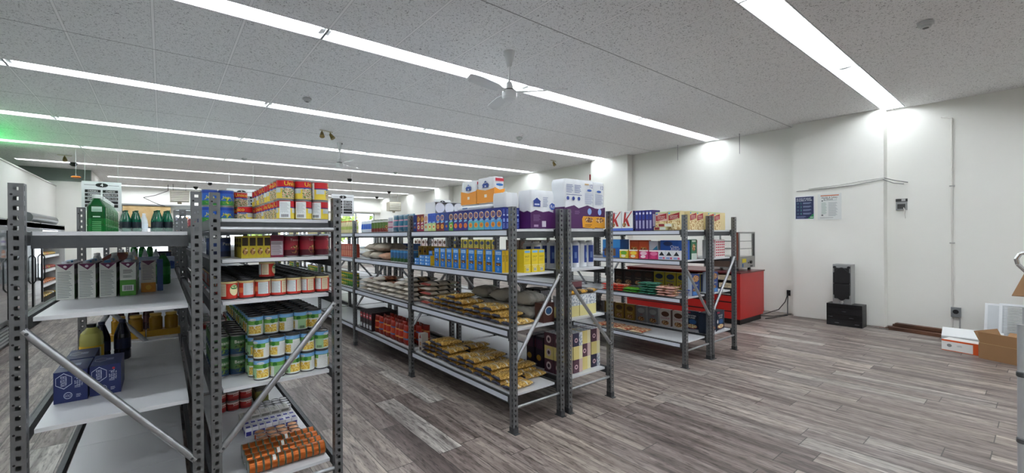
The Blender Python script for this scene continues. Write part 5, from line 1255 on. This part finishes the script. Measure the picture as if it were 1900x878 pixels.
for i, (x, y, l_, lab_) in enumerate([(9.45, 5.45, .36, 'thin rod hanging from the ceiling, left of two by the right wall'), (9.45, 4.05, .42, 'thin rod hanging from the ceiling, right of two by the right wall')]):
    q = P(); q.tube((0, 0, 0), (0, 0, -l_), .005, M('6A6C6E', .5), 6); q.lathe([(.012, -.006), (.012, 0)], M('6A6C6E', .5), 8); o = q.build('hanging_rod', None, (x, y, H)); prop(o, lab_, 'rod', 'hanging rods')
# aisle signs
def sign(x, y, num, left, right, lab_):
    r = root('aisle_sign', (x, y, 2.27), 0, lab_, 'sign'); W, Hh = .72, .72
    b = B(W, .012, Hh, M('C4C7C9', .5)); bk = M('101113', .5); wh = M('E8E8E8', .5)
    b.rect('f', .06, .872, .94, .884, bk); b.disc('f', .5, .88, .16, .075, bk); b.text('f', num, .5, .885, .075, wh, .2)
    for cI, col in enumerate((left, right)):
        for i in range(5):
            u0 = .08+.44*cI; v0 = .62-.125*i-.0
            b.rect('f', u0, v0, u0+.39, v0+.098, bk)
            if i < len(col) and col[i]: b.text('f', col[i], u0+.195, v0+.049, .036, wh, .34)
    b.build('sign_panel', r)
    for s_ in (-1, 1):
        q = P(); n = 48; L = H-2.27-Hh
        for k in range(n):
            z0 = Hh+L*k/n; q.tube((s_*.30+(.004 if k % 2 else -.004), 0, z0), (s_*.30+(.004 if k % 2 else -.004), 0, z0+L/n*1.05), .004, M('C9CCCE', .35, .6), 5, caps=False)
        q.build('chain', r)
sign(-1.15, 14.7, '4', ['DRINKS', 'CEREAL', 'SNACKS', '', 'CHIPS'], ['CHEESE', 'FROZEN FRUITS', 'FROZEN FOOD', '', ''], 'hanging aisle sign numbered 4 above the left aisle')
sign(1.80, 14.7, '3', ['CANNED', 'SAUCES', 'OILS', '', ''], ['RICE', 'PASTA', 'BEANS', '', ''], 'hanging aisle sign numbered 3, partly behind the blue tins')
sign(4.68, 14.7, '2', ['CHIPS', 'CRACKERS', 'CANDY', 'CHOCOLATE', 'DETERGENTS'], ['PAPER TOWELS', 'HEALTH CARE', 'CONDIMENTS', '', ''], 'hanging aisle sign numbered 2 in the centre distance')
sign(8.45, 14.7, '1', ['', '', '', '', ''], ['', '', '', '', ''], 'hanging aisle sign panel mostly hidden behind the paper rolls')
q = P(); q.lathe([(.0001, -.02), (.07, -.02), (.09, 0), (.07, .02), (.0001, .02)], M('E07A2A', .45), 20); q.tube((0, 0, .02), (0, 0, .66), .003, M('C9CCCE', .4), 5)
prop(q.build('hanging_lamp_disc', None, (-1.57, 14.4, 3.04)), 'small orange disc hanging from the ceiling left of the aisle four sign', 'disc')
# unit heaters
def heater(x, y, z, rz, l, side):
    r = root('unit_heater', (x, y, z), rz, l, 'heater'); bg = M('B5AD9A', .5)
    q = P(); q.box(-.30, .30, -.22, .22, 0, .44, bg if side else M('C9C4B4', .5)); q.build('heater_casing', r)
    q = P()
    for k in range(6): q.box(-.27, .27, -.245, -.22, .035+.066*k, .075+.066*k, M('E3DFD2', .5)); q.box(-.28, .28, -.224, -.2201, .02+.066*k, .036+.066*k, M(BLK))
    q.build('louvre', r)
    q = P(); q.lathe([(.05, -.08), (.07, -.07), (.07, 0)], bg, 12); q.build('burner_box', r)
    q = P()
    for sx in (-.2, .2): q.tube((sx, 0, .44), (sx, 0, H-z), .008, M('55585A', .5), 6)
    q.build('hanger_rod', r)
heater(.55, 21.6, 3.0, 0, 'louvred unit heater hanging at the back left wall', 0)
heater(9.05, 20.6, 2.85, -.1, 'brown sided louvred unit heater hanging in the back right corner', 1)
q = P(); q.path([(0, 0, .249), (0, 0, 0), (-.4, 0, -.2), (-.75, 0, -.3), (-.4, 0, -.5), (-.1, 0, -.62)], .012, M('2A2C2E'), 6); prop(q.build('heater_cable', None, (.2, 21.9, 3.45)), 'black cable looping left of the back left heater', 'cable')

# ================================================================ RIGHT WALL FITTINGS
q = P(); pw = M('D8D6D0', .5)
q.tube((9.69, .93, 3.4), (9.69, .93, .42), .011, pw, 8); q.tube((9.69, .93, 3.4), (9.69, 1.05, 3.44), .011, pw, 8); q.box(9.675, 9.702, .90, .96, 1.42, 1.44, M('A8A8A4')); q.box(9.675, 9.702, .90, .96, 2.32, 2.34, M('A8A8A4'))
prop(q.build('wall_conduit'), 'painted vertical conduit running down the right wall to a socket', 'conduit')
q = P(); q.tube((9.69, .85, .25), (9.69, .85, 0.0), .009, M('B9BBBB', .4), 8); q.tube((9.69, .93, .25), (9.69, .93, 0.0), .011, M('D8D6D0'), 8); prop(q.build('pipe_stub'), 'two short pipes under the socket down to the floor', 'pipe')
r = root('socket_box', (9.70, .89, .27), 0, 'grey metal socket box low on the right wall', 'socket')
q = P(); q.box(-.055, -.0, -.055, .055, 0, .15, M('8C9093', .4, .5)); q.build('metal_box', r); q = P(); q.tube((-.058, 0, .085), (-.066, 0, .085), .034, M('1B1C1E', .4), 16); q.build('round_socket', r)
r = root('junction_box', (9.70, 1.53, 1.98), 0, 'open metal junction box high on the right wall with loose wires', 'junction box')
q = P(); g_ = M('9A9C9C', .4, .6); q.box(-.03, 0, -.07, .07, 0, .14, g_); q.box(-.032, -.03, -.05, .05, .02, .10, M('3A3A3A')); q.build('metal_box', r)
q = P(); q.box(-.012, 0, -.075, .075, .14, .19, M('2A2A2A')); q.box(-.02, -.011, -.05, .0, .15, .185, M('C9CACA', .4)); q.build('open_knockout', r)
q = P(); q.path([(-.03, -.03, .04), (-.05, -.045, -.02), (-.03, -.04, -.08), (-.02, -.05, -.14)], .006, M('D8D6D0'), 6); q.build('loose_wire', r)
q = P(); q.path([(9.44, 1.71, 2.50), (9.425, 2.1, 2.44), (9.43, 2.5, 2.415), (9.44, 3.0, 2.40)], .008, M('A9AAA8', .5), 6); q.path([(9.44, 1.71, 2.52), (9.43, 2.0, 2.50), (9.43, 2.3, 2.46), (9.44, 2.8, 2.43)], .008, M('C4C4C0', .5), 6)
q.path([(9.44, 1.71, 2.52), (9.6, 1.6, 2.48), (9.69, 1.45, 2.44)], .008, M('8E8F8D', .5), 6); q.path([(9.44, 1.73, 2.50), (9.6, 1.62, 2.44), (9.69, 1.5, 2.42)], .008, M('A9AAA8', .5), 6)
prop(q.build('wall_cable'), 'loose grey cables strung along the ledge at the wall corner', 'cable')
# posters
def poster(y0, y1, z0, z1, x, fn, base, lab_):
    W = y1-y0; b = B(.004, W, z1-z0, M(base, .45)); fn(b); o = b.build('safety_poster', None, (x, (y0+y1)/2, z0)); prop(o, lab_, 'poster')
def p_blue(b):
    nv = M('1F2A55', .45); wh = M('DDE2EA', .5); gn = M('1F8A4C', .45)
    b.rect('l', .04, .04, .96, .96, nv); b.text('l', 'IN CASE OF INJURY', .46, .885, .030, wh, .74); b.text('l', 'OR ILLNESS AT WORK', .48, .81, .030, wh, .8)
    for i in range(4):
        v = .69-.145*i; b.disc('l', .16, v, .05, .03, '6F9AA8'); b.disc('l', .16, v, .038, .022, nv); b.text('l', str(i+1), .32, v, .038, '5FB0A0', .1); b.lines('l', .42, v-.03, .88, v+.05, 3, M('9AA8C8'), .4)
    b.lines('l', .1, .08, .62, .17, 3, M('8E9CC4'), .35); b.poly('l', [(.66, .04), (.96, .04), (.96, .26)], gn); b.rect('l', .78, .09, .94, .11, wh)
def p_white(b):
    b.rect('l', .13, .91, .90, .945, 'C8693A'); b.text('l', 'Health & Safety', .5, .85, .036, '2F3A3C', .66); b.text('l', 'at Work', .45, .785, .036, '2F3A3C', .4); b.rect('l', .26, .735, .82, .75, '8FA0A0'); b.disc('l', .2, .73, .03, .025, '3A4A4A')
    b.lines('l', .16, .22, .40, .68, 14, M('9AB4A8'), .4); b.lines('l', .46, .14, .86, .68, 16, M('A0A6A8'), .4); b.rect('l', .16, .15, .24, .20, '6A6E70'); b.lines('l', .1, .07, .85, .10, 1, M('8A8E90'), .5)
poster(2.71, 3.03, 1.855, 2.305, 9.446, p_blue, 'E4E6EA', 'navy workplace injury poster on the right wall, left of two')
poster(2.30, 2.66, 1.845, 2.32, 9.446, p_white, 'DDE0DE', 'white health and safety poster on the right wall, right of two')
q = P(); q.box(8.36, 8.44, 0, .05, 0, .16, M('8A1A1E', .4)); q.v = [(x+1.25, y+8.25, z+3.18) for x, y, z in q.v]
prop(q.build('fire_alarm_box'), 'small dark red alarm box high on the wall above the cereal racks', 'alarm')
# ================================================================ THINGS ALONG THE RIGHT WALL
# speaker on black cabinet
r = root('stereo_cabinet', (9.20, 2.18, 0), 0, 'low black stereo cabinet on the floor against the right wall', 'cabinet')
q = P(); bk = M('17181A', .4); q.box(-.13, .14, -.25, .25, 0, .375, bk); q.build('cabinet_body', r)
q = P()
for k, (z0, z1) in enumerate([(.01, .10), (.105, .20), (.205, .30), (.305, .37)]): q.box(-.137, -.13, -.245, .245, z0, z1, M(['1E1F22', '121315', '1A1B1E', '101113'][k], .25))
q.build('front_panel', r)
q = P()
for y, z in ((-.18, .05), (.1, .05), (.19, .15), (-.1, .15), (0, .25)): q.box(-.14, -.137, y-.03, y+.03, z-.004, z+.004, M('4A4C52', .3))
q.build('control_button', r)
r = root('loudspeaker', (9.22, 2.22, .376), .0, 'tall black and silver loudspeaker standing on the stereo cabinet', 'loudspeaker')
q = P(); sv = M('A6A8A8', .4, .5); q.box(-.10, .13, -.13, .13, 0, .68, sv); q.build('speaker_case', r)
q = P(); bk = M('141517', .5); q.box(-.118, -.10, -.105, .105, .09, .62, M('1D1E20', .5))
q.build('front_baffle', r)
for nm, z0, z1 in (('upper', .355, .635), ('lower', .055, .345)):
    q = P(); pts = []
    zc = (z0+z1)/2; hh = (z1-z0)/2
    up = nm == 'upper'
    ring = [(-.118, z0 if up else z0+.07), (-.118, z1-.09 if up else z1), (-.085, z1-.075 if up else z1)]
    n = 10; out = []
    if up:
        out = [(-.12, z0), (-.12, z1-.10), (-.09, z1-.08)]+[(-.09+.18*(i/n), z1-.08+.075*math.sin(math.pi*i/n)) for i in range(1, n)]+[(.09, z1-.08), (.12, z1-.10), (.12, z0)]
    else:
        out = [(-.12, z1), (-.12, z0+.10), (-.09, z0+.08)]+[(-.09+.18*(i/n), z0+.08-.075*math.sin(math.pi*i/n)) for i in range(1, n)]+[(.09, z0+.08), (.12, z0+.10), (.12, z1)]
    m_ = len(out); vs = [(-.118, y, z) for y, z in out]+[(-.134, y*.97, zc+(z-zc)*.97) for y, z in out]
    q.add(vs, [(i, (i+1) % m_, m_+(i+1) % m_, m_+i) for i in range(m_)]+[tuple(range(m_, 2*m_))], bk); q.build('speaker_grille', r)
q = P(); 
for y in (-.10, .10): q.tube((-.10, y, .63), (-.125, y, .63), .022, M('2A2B2D', .3), 12)
q.tube((-.10, 0, .03), (-.115, 0, .03), .03, M('C4C6C8', .25, .8), 12); q.build('tweeter', r)
# cables by the floor
q = P(); q.path([(9.35, 1.86, .01), (9.40, 1.6, .01), (9.35, 1.4, .012), (9.5, 1.2, .01)], .006, M('6A2A20', .5), 6); q.path([(9.33, 1.9, .012), (9.3, 1.65, .012), (9.5, 1.45, .012)], .006, M('8A8A84', .5), 6)
prop(q.build('floor_cable'), 'thin cables on the floor right of the stereo cabinet', 'cable')
r = root('wall_outlet', (9.68, 3.22, .36), 0, 'black power outlet low on the wall left of the bulkhead corner', 'outlet')
q = P(); q.box(-.02, 0, -.03, .03, 0, .11, M('1B1C1E', .4)); q.build('outlet_plate', r); q = P(); q.box(-.05, -.02, -.02, .02, .05, .09, M('141516', .4)); q.build('plug', r)
q = P(); q.path([(9.63, 3.22, .40), (9.58, 3.25, .25), (9.45, 3.32, .10), (9.2, 3.5, .012), (8.95, 3.55, .012), (9.1, 3.3, .012), (9.6, 3.15, .012)], .008, M('1A1B1D', .5), 6); q.path([(9.63, 3.22, .41), (9.55, 3.2, .2), (9.4, 3.15, .012), (8.9, 3.25, .012), (8.75, 3.3, .012)], .008, M('1A1B1D', .5), 6)
prop(q.build('power_cord'), 'black power cords drooping from the outlet to the floor', 'cord')
# red counter: open shelves face the cereal rack, plain red end panel faces the camera
rd = M('B5221E', .3); r = root('service_counter', (7.79, 3.84, 0), -math.pi/2, 'glossy red service counter with dark open shelves beside the cereal rack', 'counter')
q = P(); q.box(-1.85, .50, .0, .96, .10, .14, rd); q.box(.44, .50, 0.0, 1.0, .14, .90, rd)
q.box(-1.85, .44, .95, 1.0, .14, .90, rd); q.box(-1.85, .44, -.0, .02, .14, .50, rd); q.box(-1.85, -1.80, .02, .95, .14, .9, rd); q.build('counter_body', r)
q = P(); q.box(-1.84, .47, .06, .94, 0, .10, M('0E0E10', .4)); q.build('plinth', r)
q = P(); q.box(-1.86, .515, -.01, 1.01, .90, .92, M('5A1A1A', .3)); q.build('counter_top', r)
for z in (.50, .62, .76): q = P(); q.box(-1.80, .44, .02, .9, z, z+.015, M('141416', .4)); q.build('counter_shelf', r)
for z in (.22, .38): q = P(); q.box(-1.8, .43, -.004, 0, z, z+.018, M('100C0C', .5)); q.build('drawer_groove', r)
for i, (y, zz) in enumerate([(3.60, .515), (4.0, .515), (3.60, .635), (3.95, .635), (4.3, .635), (3.62, .775), (4.0, .775)]):
    t = box_t(.30, .26, .085, ['D9D2C4', 'C9B090', 'D8C6A8'][i % 3], lambda b: (b.lines('l', .1, .2, .8, .8, 2, M('8A7A60'))), 'paper_carton', 'box'); place(t, (7.99, y, zz+E_), 0, 'beige paper carton inside the red counter, %s' % ['bottom shelf near', 'bottom shelf far', 'middle shelf near', 'middle shelf centre', 'middle shelf far', 'top shelf near', 'top shelf far'][i], None)
# food warmer on the counter
r = root('food_warmer', (8.40, 3.80, .921), 0, 'steel heated food display case with glass sides on the red counter', 'food warmer'); st = M('9A9B98', .35, .7)
q = P(); q.box(-.33, .33, -.33, .33, .05, .26, st); q.box(-.33, .33, -.33, .33, .68, .71, st)
for x in (-.33, .305):
    for y in (-.33, .305): q.box(x, x+.025, y, y+.025, .26, .68, st)
q.box(.25, .303, -.32, -.30, .26, .68, M('2A2C2E', .3)); q.build('case_frame', r)
q = P(); gl_ = M('FFFFFF', .02, trans=1.0); q.box(-.30, .25, -.325, -.322, .26, .68, gl_); q.box(-.325, -.322, -.30, .30, .26, .68, gl_); q.build('glass_panel', r)
for z in (.40, .54):
    q = P()
    for k in range(12): q.tube((-.30, -.28+.05*k, z), (.30, -.28+.05*k, z), .0035, M('B9BBBB', .3, .8), 5, caps=False)
    q.box(-.30, .30, -.30, -.285, z-.007, z+.007, st); q.box(-.30, .30, .285, .30, z-.007, z+.007, st); q.box(-.31, -.30, -.30, .30, z-.007, z+.007, st); q.build('wire_shelf', r)
for x in (-.26, .24):
    for y in (-.26, .26): q = P(); q.lathe([(.03, 0), (.022, .05)], M(BLK), 10, (x, y)); q.build('foot', r)
q = P(); q.tube((.13, -.33, .15), (.13, -.355, .15), .028, M(BLK, .4), 14); q.build('control_knob', r)
q = P(); q.box(-.22, -.06, -.334, -.3301, .15, .22, M('D8C22A', .5)); q.build('warning_sticker', r)
q = P(); q.box(-.22, -.17, -.334, -.3301, .07, .13, M('3A6AA8', .5)); q.build('blue_sticker', r)
q = P(); q.box(.02, .06, -.334, -.3301, .13, .15, M('2A2A2A')); q.build('power_switch', r)
q = P(); q.box(.12, .22, -.334, -.3301, .06, .09, M('4A4A48')); q.build('rating_plate', r)
q = P(); q.box(-.334, -.3301, -.30, .30, .07, .24, M('4A372C', .5)); q.build('dark_grille', r)
q = P(); q.box(-.36, -.335, -.31, -.28, .20, .70, M('7A3A24', .4)); q.build('hinge_post', r)
# timber lengths on the floor
wd = noise_mat('dark_timber', '3A2317', '6A4530', 12, .35, .65, .55, stretch=(1, .15, 1))
for i, (x0, y0, x1, y1, z) in enumerate([(9.58, 1.60, 9.47, .55, 0), (9.36, 1.64, 9.18, .78, 0), (9.47, 1.57, 9.33, .66, .052)]):
    q = P(); L = math.hypot(x1-x0, y1-y0); q.box(-.05, .05, 0, L, 0, .05, wd); q.box(-.05, .05, -.03, 0, .0, .03, wd)
    o = q.build('timber_plank', None, (x0, y0, z), (0, 0, math.atan2(y1-y0, x1-x0)-math.pi/2)); prop(o, ['dark timber length on the floor nearest the wall', 'dark timber length on the floor farthest from the wall', 'dark timber length resting on top of the other two'][i], 'timber')
# orange and white box
b = B(.21, .36, .145, M('E9E9E6', .45)); og = M('DE5A22', .4)
b.rect('l', 0, .86, 1, 1, og); b.rect('l', .86, 0, 1, 1, og); b.rect('l', 0, 0, 1, .05, og); b.disc('l', .22, .5, .07, .15, '9A9C9C'); b.text('l', 'LED', .5, .55, .02, '8A8C8C', .2); b.text('f', 'IMPORTANT', .45, .6, .018, '3A3C3E', .6); b.lines('f', .1, .15, .5, .45, 4, M('6A6C6E')); b.poly('f', [(.7, .3), (.88, .3), (.79, .7)], '2A2C2E'); b.rect('t', 0, 0, .04, 1, og); b.rect('f', 0, 0, 1, .05, og)
prop(b.build('lamp_carton', None, (8.33, .70, 0), (0, 0, -.25)), 'white shipping carton with orange edges on the floor by the open cardboard box', 'carton')
# open cardboard box
cb_ = M('94704C', .7); cb2 = M('A27C55', .7)
r = root('cardboard_box', (8.20, .26, 0), -.42, 'open brown cardboard box with flaps up on the floor at the right', 'box')
def thin(name, x0, x1, y0, y1, z0, z1, m=cb_): q = P(); q.box(x0, x1, y0, y1, z0, z1, m); return q.build(name, r)
thin('box_bottom', -.24, .24, -.20, .20, 0, .006); thin('box_side', -.24, -.234, -.20, .20, .006, .20); thin('box_side', .234, .24, -.20, .20, .006, .20); thin('box_side', -.234, .234, -.20, -.194, .006, .20); thin('box_side', -.234, .234, .194, .20, .006, .20)
def flap(a, b_, up, m=cb2):
    q = P(); a = Vector(a); b_ = Vector(b_); u = Vector(up); n = (b_-a).cross(u).normalized()*.003
    vs = [a-n, b_-n, b_+u-n, a+u-n, a+n, b_+n, b_+u+n, a+u+n]; q.add(vs, [(0, 1, 2, 3), (7, 6, 5, 4), (0, 4, 5, 1), (1, 5, 6, 2), (2, 6, 7, 3), (3, 7, 4, 0)], m); return q.build('box_flap', r)
flap((-.238, -.19, .20), (-.238, .19, .20), (-.03, 0, .14)); flap((-.22, .198, .20), (.22, .198, .20), (0, .06, .13)); flap((.238, -.19, .20), (.238, .19, .20), (.1, 0, .08)); flap((-.22, -.198, .20), (.22, -.198, .20), (0, -.02, .12))
thin('tape_seam', -.2405, -.24, -.20, .20, .196, .204, M('C9A878', .5))
# white metal panels and grilles leaning
def lean(name, W, Hh, loc, rz, tilt, lab_, grille):
    r = root(name, loc, rz, lab_, 'panel'); r.rotation_euler = (0, tilt, rz); wh = M('D9DCDE', .4)
    q = P(); q.box(-.006, .006, -W/2, -W/2+.03, 0, Hh, wh); q.box(-.006, .006, W/2-.03, W/2, 0, Hh, wh); q.box(-.006, .006, -W/2+.03, W/2-.03, 0, .03, wh); q.box(-.006, .006, -W/2+.03, W/2-.03, Hh-.03, Hh, wh); q.build('panel_frame', r)
    q = P()
    if grille:
        n = 26
        for k in range(n): z = .04+(Hh-.08)*k/(n-1); q.box(-.004, .002, -W/2+.03, W/2-.03, z-.0035, z+.0035, M('A2A7AB', .4))
        q.box(-.002, .004, -.012, .012, .03, Hh-.03, wh); q.build('grille_bars', r)
    else:
        q.box(-.004, .004, -W/2+.03, W/2-.03, .03, Hh-.03, M('C3C7CA', .4)); q.build('panel_sheet', r)
lean('vent_grille', .52, .66, (8.98, .16, 0.0), .0, .5, 'white louvred grille leaning on the wall behind the cardboard box', True)
lean('metal_panel', .22, .62, (9.20, .46, 0.0), .0, .5, 'plain white metal panel leaning left of the louvred grille', False)
lean('vent_grille', .52, .58, (8.84, -.10, 0.0), .0, .52, 'second white louvred grille at the right edge of the frame', True)
q = P(); q.add([(-.3, -.09, .10), (.3, -.09, .10), (.3, .13, .19), (-.3, .13, .19), (-.3, -.09, .112), (.3, -.09, .112), (.3, .13, .202), (-.3, .13, .202)], [(3, 2, 1, 0), (4, 5, 6, 7), (0, 1, 5, 4), (1, 2, 6, 5), (2, 3, 7, 6), (3, 0, 4, 7)], M('E4E7E7', .4)); q.box(-.3, .3, .12, .13, 0, .188, M('B9BDBD', .4)); q.box(-.3, .3, -.09, -.085, 0, .10, M('B9BDBD', .4)); q.box(-.3, -.295, -.085, .09, 0, .10, M('B9BDBD', .4)); q.box(.295, .3, -.085, .09, 0, .10, M('B9BDBD', .4))
prop(q.build('light_reflector_tray', None, (8.86, .66, 0), (0, 0, -1.52)), 'white metal tray lying behind the orange edged carton', 'tray')
# clothes rail / cart pole at the right edge
r = root('display_trolley', (3.02, .068, 0), 0, 'white tube display trolley at the right edge of the frame', 'trolley'); ch = M('C3C6C9', .3, .5); ck = M('D9DBDC', .2, .9)
for x in (0, .7):
    for y in (0, -.55):
        q = P(); q.tube((x, y, .08), (x, y, 1.18), .016, ch, 14); o = q.build('trolley_post', r)
        q = P()
        for z in (.655, .955): q.lathe([(.017, z-.012), (.020, z-.008), (.020, z+.008), (.017, z+.012)], M('55585A', .4, .5), 14, (x, y))
        q.build('collar', o)
        q = P(); q.tube((x-.012, y, .035), (x+.012, y, .035), .035, M('1B1C1E', .5), 16); q.box(x-.016, x+.016, y-.012, y+.012, .035, .09, M('6A6C6E', .4, .6)); q.build('castor', o)
for z in (.25, .70, 1.17):
    q = P(); q.box(.016, .684, -.54, -.01, z, z+.015, ch); q.build('trolley_shelf', r)
q = P(); pts = [(.66, -.01, 1.185), (.66, .0, 1.38), (.66, .03, 1.42), (.66, .036, 1.45), (.66, .022, 1.478), (.66, -.005, 1.49), (.66, -.30, 1.49)]
q.path(pts, .010, ck, 10); q.build('push_handle', r)
r = root('cardboard_box', (3.26, -.118, 1.186), 0, 'cardboard box on the trolley at the right edge with its flap hanging out', 'box')
def thin2(x0, x1, y0, y1, z0, z1): q = P(); q.box(x0, x1, y0, y1, z0, z1, cb_); return q.build('box_side', r)
thin2(-.2, .2, -.17, .17, 0, .006); thin2(-.2, -.194, -.17, .17, .006, .25); thin2(.194, .2, -.17, .17, .006, .25); thin2(-.194, .194, .164, .17, .006, .25); thin2(-.194, .194, -.17, -.164, .006, .25)
flap((-.203, .171, .25), (-.203, -.17, .25), (-.07, .045, -.125), cb_); flap((-.2, -.171, .25), (.2, -.171, .25), (0, -.05, .12)); 

# ================================================================ LEFT: glass door coolers
def cooler(y0, L, glassdoor, lab_):
    r = root('display_cooler', (-1.80, y0, 0), 0, lab_, 'cooler', 'display coolers along the left wall'); bk = M('1A1C1E', .4); D = .62; Hc = 1.9
    q = P(); q.box(-D, -D+.04, 0, L, .12, Hc, bk); q.box(-D, 0, 0, .04, .12, Hc, bk); q.box(-D, 0, L-.04, L, .12, Hc, M('C3C6C6', .5)); q.box(-D, 0, 0, L, Hc-.1, Hc, M('6A6E70', .4)); q.box(-D+.04, -.02, .04, L-.04, .30, .34, bk); q.build('cooler_cabinet', r)
    q = P(); q.box(-.03, 0, 0, L, .02, .30, M('3A3D40', .4)); 
    for k in range(5): q.box(0, .012, .02, L-.02, .05+.05*k, .075+.05*k, M('B9BCBE', .4, .4))
    q.build('kick_grille', r)
    q = P(); q.box(-.06, 0, 0, L, 1.80, 1.88, M('2A2C2E', .3)); q.build('fascia', r)
    for k, z in enumerate((.62, .92, 1.22, 1.52)):
        q = P(); q.box(-.52, -.10, .05, L-.05, z, z+.015, M('D8DADB', .4)); q.box(-.10, -.09, .05, L-.05, z-.03, z+.02, M('EDEEEE', .4)); q.build('cooler_shelf', r)
    q = P(); q.tube((-.12, .06, 1.76), (-.12, L-.06, 1.76), .012, M('F6FAFF', .4, emit=3.0), 8); q.build('shelf_lamp', r)
    if glassdoor:
        n = max(1, round(L/.75))
        for i in range(n):
            a = .02+(L-.04)*i/n; b_ = .02+(L-.04)*(i+1)/n
            q = P()
            for (u, v) in ((a, a+.05), (b_-.05, b_)): q.box(.002, .03, u, v, .34, 1.78, bk)
            q.box(.002, .03, a+.05, b_-.05, .34, .39, bk); q.box(.002, .03, a+.05, b_-.05, 1.72, 1.78, bk); d_ = q.build('cooler_door', r)
            q = P(); q.box(.012, .018, a+.05, b_-.05, .39, 1.72, M('E9F2F4', .03, trans=1.0)); q.build('door_glass', d_)
            q = P(); q.path([(.03, b_-.08, .8), (.06, b_-.08, .85), (.06, b_-.08, 1.25), (.03, b_-.08, 1.3)], .010, M('2A2C2E', .3), 8); q.build('door_handle', d_)
    return r
cooler(5.2, 2.28, True, 'glass door cooler nearest the camera on the left'); cooler(7.5, 2.28, True, 'second glass door cooler on the left, behind the rack post'); cooler(9.8, 2.28, True, 'third glass door cooler on the left, beside the open cooler'); cooler(12.1, 2.6, False, 'open front cooler with fruit coloured packs at the end of the left row')
q = P(); q.tube((0, 0, 0), (0, 2.6, 0), .10, M('5A5E60', .35), 20); o = prop(q.build('rolled_night_blind', None, (-2.0, 12.1, 1.96+.045)), 'rolled grey night blind on top of the open cooler', 'blind')
cg = [('C9A22E', 'yellow'), ('B53A2A', 'red'), ('3A6AA8', 'blue'), ('D8772E', 'orange'), ('DAD6CC', 'white'), ('3F7A3A', 'green')]
CP = [bag(.16, .14, .06, noise_mat('chill_%s' % h, h, 'E6DCC8', 24, .45, .62, .4), M(h, .35), 'chilled_pack', 'pack', .7, 100+i) for i, (h, _) in enumerate(cg)]
rr = random.Random(3)
for b_, (yy, L) in enumerate(((7.5, 2.28), (9.8, 2.28), (12.1, 2.6))):
    for s_, zz in enumerate((.34, .635, .935, 1.235, 1.535)):
        for k in range(int(L/.2)-1):
            c = rr.randrange(6) if b_ < 2 else [0, 3, 1, 0, 2][s_] if rr.random() < .7 else rr.randrange(6)
            place(CP[c], (-2.02, yy+.18+.2*k, zz+E_), math.pi/2*0+rr.uniform(-.1, .1), '%s chilled food pack in the %s, %s shelf up, %s along' % (cg[c][1], ['second left cooler', 'third left cooler', 'open left cooler'][b_], ORD[s_], ORD[k]), 'chilled food packs in the left coolers', sc=1.1)
# beverage display in the back window
r = root('drinks_fridge', (.98, 23.2, 0), 0, 'upright drinks fridge with bright interior by the back windows', 'fridge'); gy = M('8E9498', .4, .3)
q = P(); q.box(-.60, .60, 0, .55, 0, .5, gy); q.box(-.60, -.54, 0, .55, .5, 2.75, gy); q.box(.54, .60, 0, .55, .5, 2.75, gy); q.box(-.54, .54, 0, .55, 2.55, 2.75, gy); q.box(-.54, .54, .53, .55, .5, 2.55, M('C9D2D8')); q.build('fridge_cabinet', r)
for z in (.9, 1.35, 1.8, 2.2): q = P(); q.box(-.54, .54, .06, .5, z, z+.015, M('D0D4D6', .4)); q.build('fridge_shelf', r)
q = P(); q.tube((-.5, .08, 2.5), (.5, .08, 2.5), .015, M('F6FAFF', .4, emit=9.0), 8); q.build('fridge_lamp', r)
fb = [bottle('drink_bottle', 'bottle', .05, .30, c, 'E9E9E9', l_, mtrans=False, n=12) for c, l_ in (('E8863A', 'F2E2D0'), ('EDEFF2', '9A7AC8'), ('E8EAF0', 'D8DAEE'))]
for s_, z in enumerate((.5, .915, 1.365, 1.815, 2.215)):
    for k in range(7): place(fb[(k+s_) % 3], (.98-.44+.145*k, 23.36, z+E_), 0, '%s drink bottle in the back fridge, %s shelf up, %s from left' % (['orange', 'white and violet', 'white'][(k+s_) % 3], ORD[s_], ORD[k]), 'drink bottles in the back fridge')
# added hidden bar that tints the ceiling green, an invented source
def added_glow_bar(name, loc, size, col, lab_, rz=0, strength=30):
    r = root(name, loc, rz, lab_, 'sign'); q = P(); q.box(-size/2-.03, size/2+.03, -.03, .03, -.05, -.0, M('2A2C2E')); q.build('added_bar_base', r)
    q = P(); q.tube((-size/2, 0, .02), (size/2, 0, .02), .015, M(col, .4, emit=strength), 8); q.build('added_glow_tube', r)
added_glow_bar('added_green_bar', (-3.0, 12.6, 3.28), 3.2, '10E060', 'added unseen green light bar behind the left partition tinting the ceiling', math.pi/2, 30)
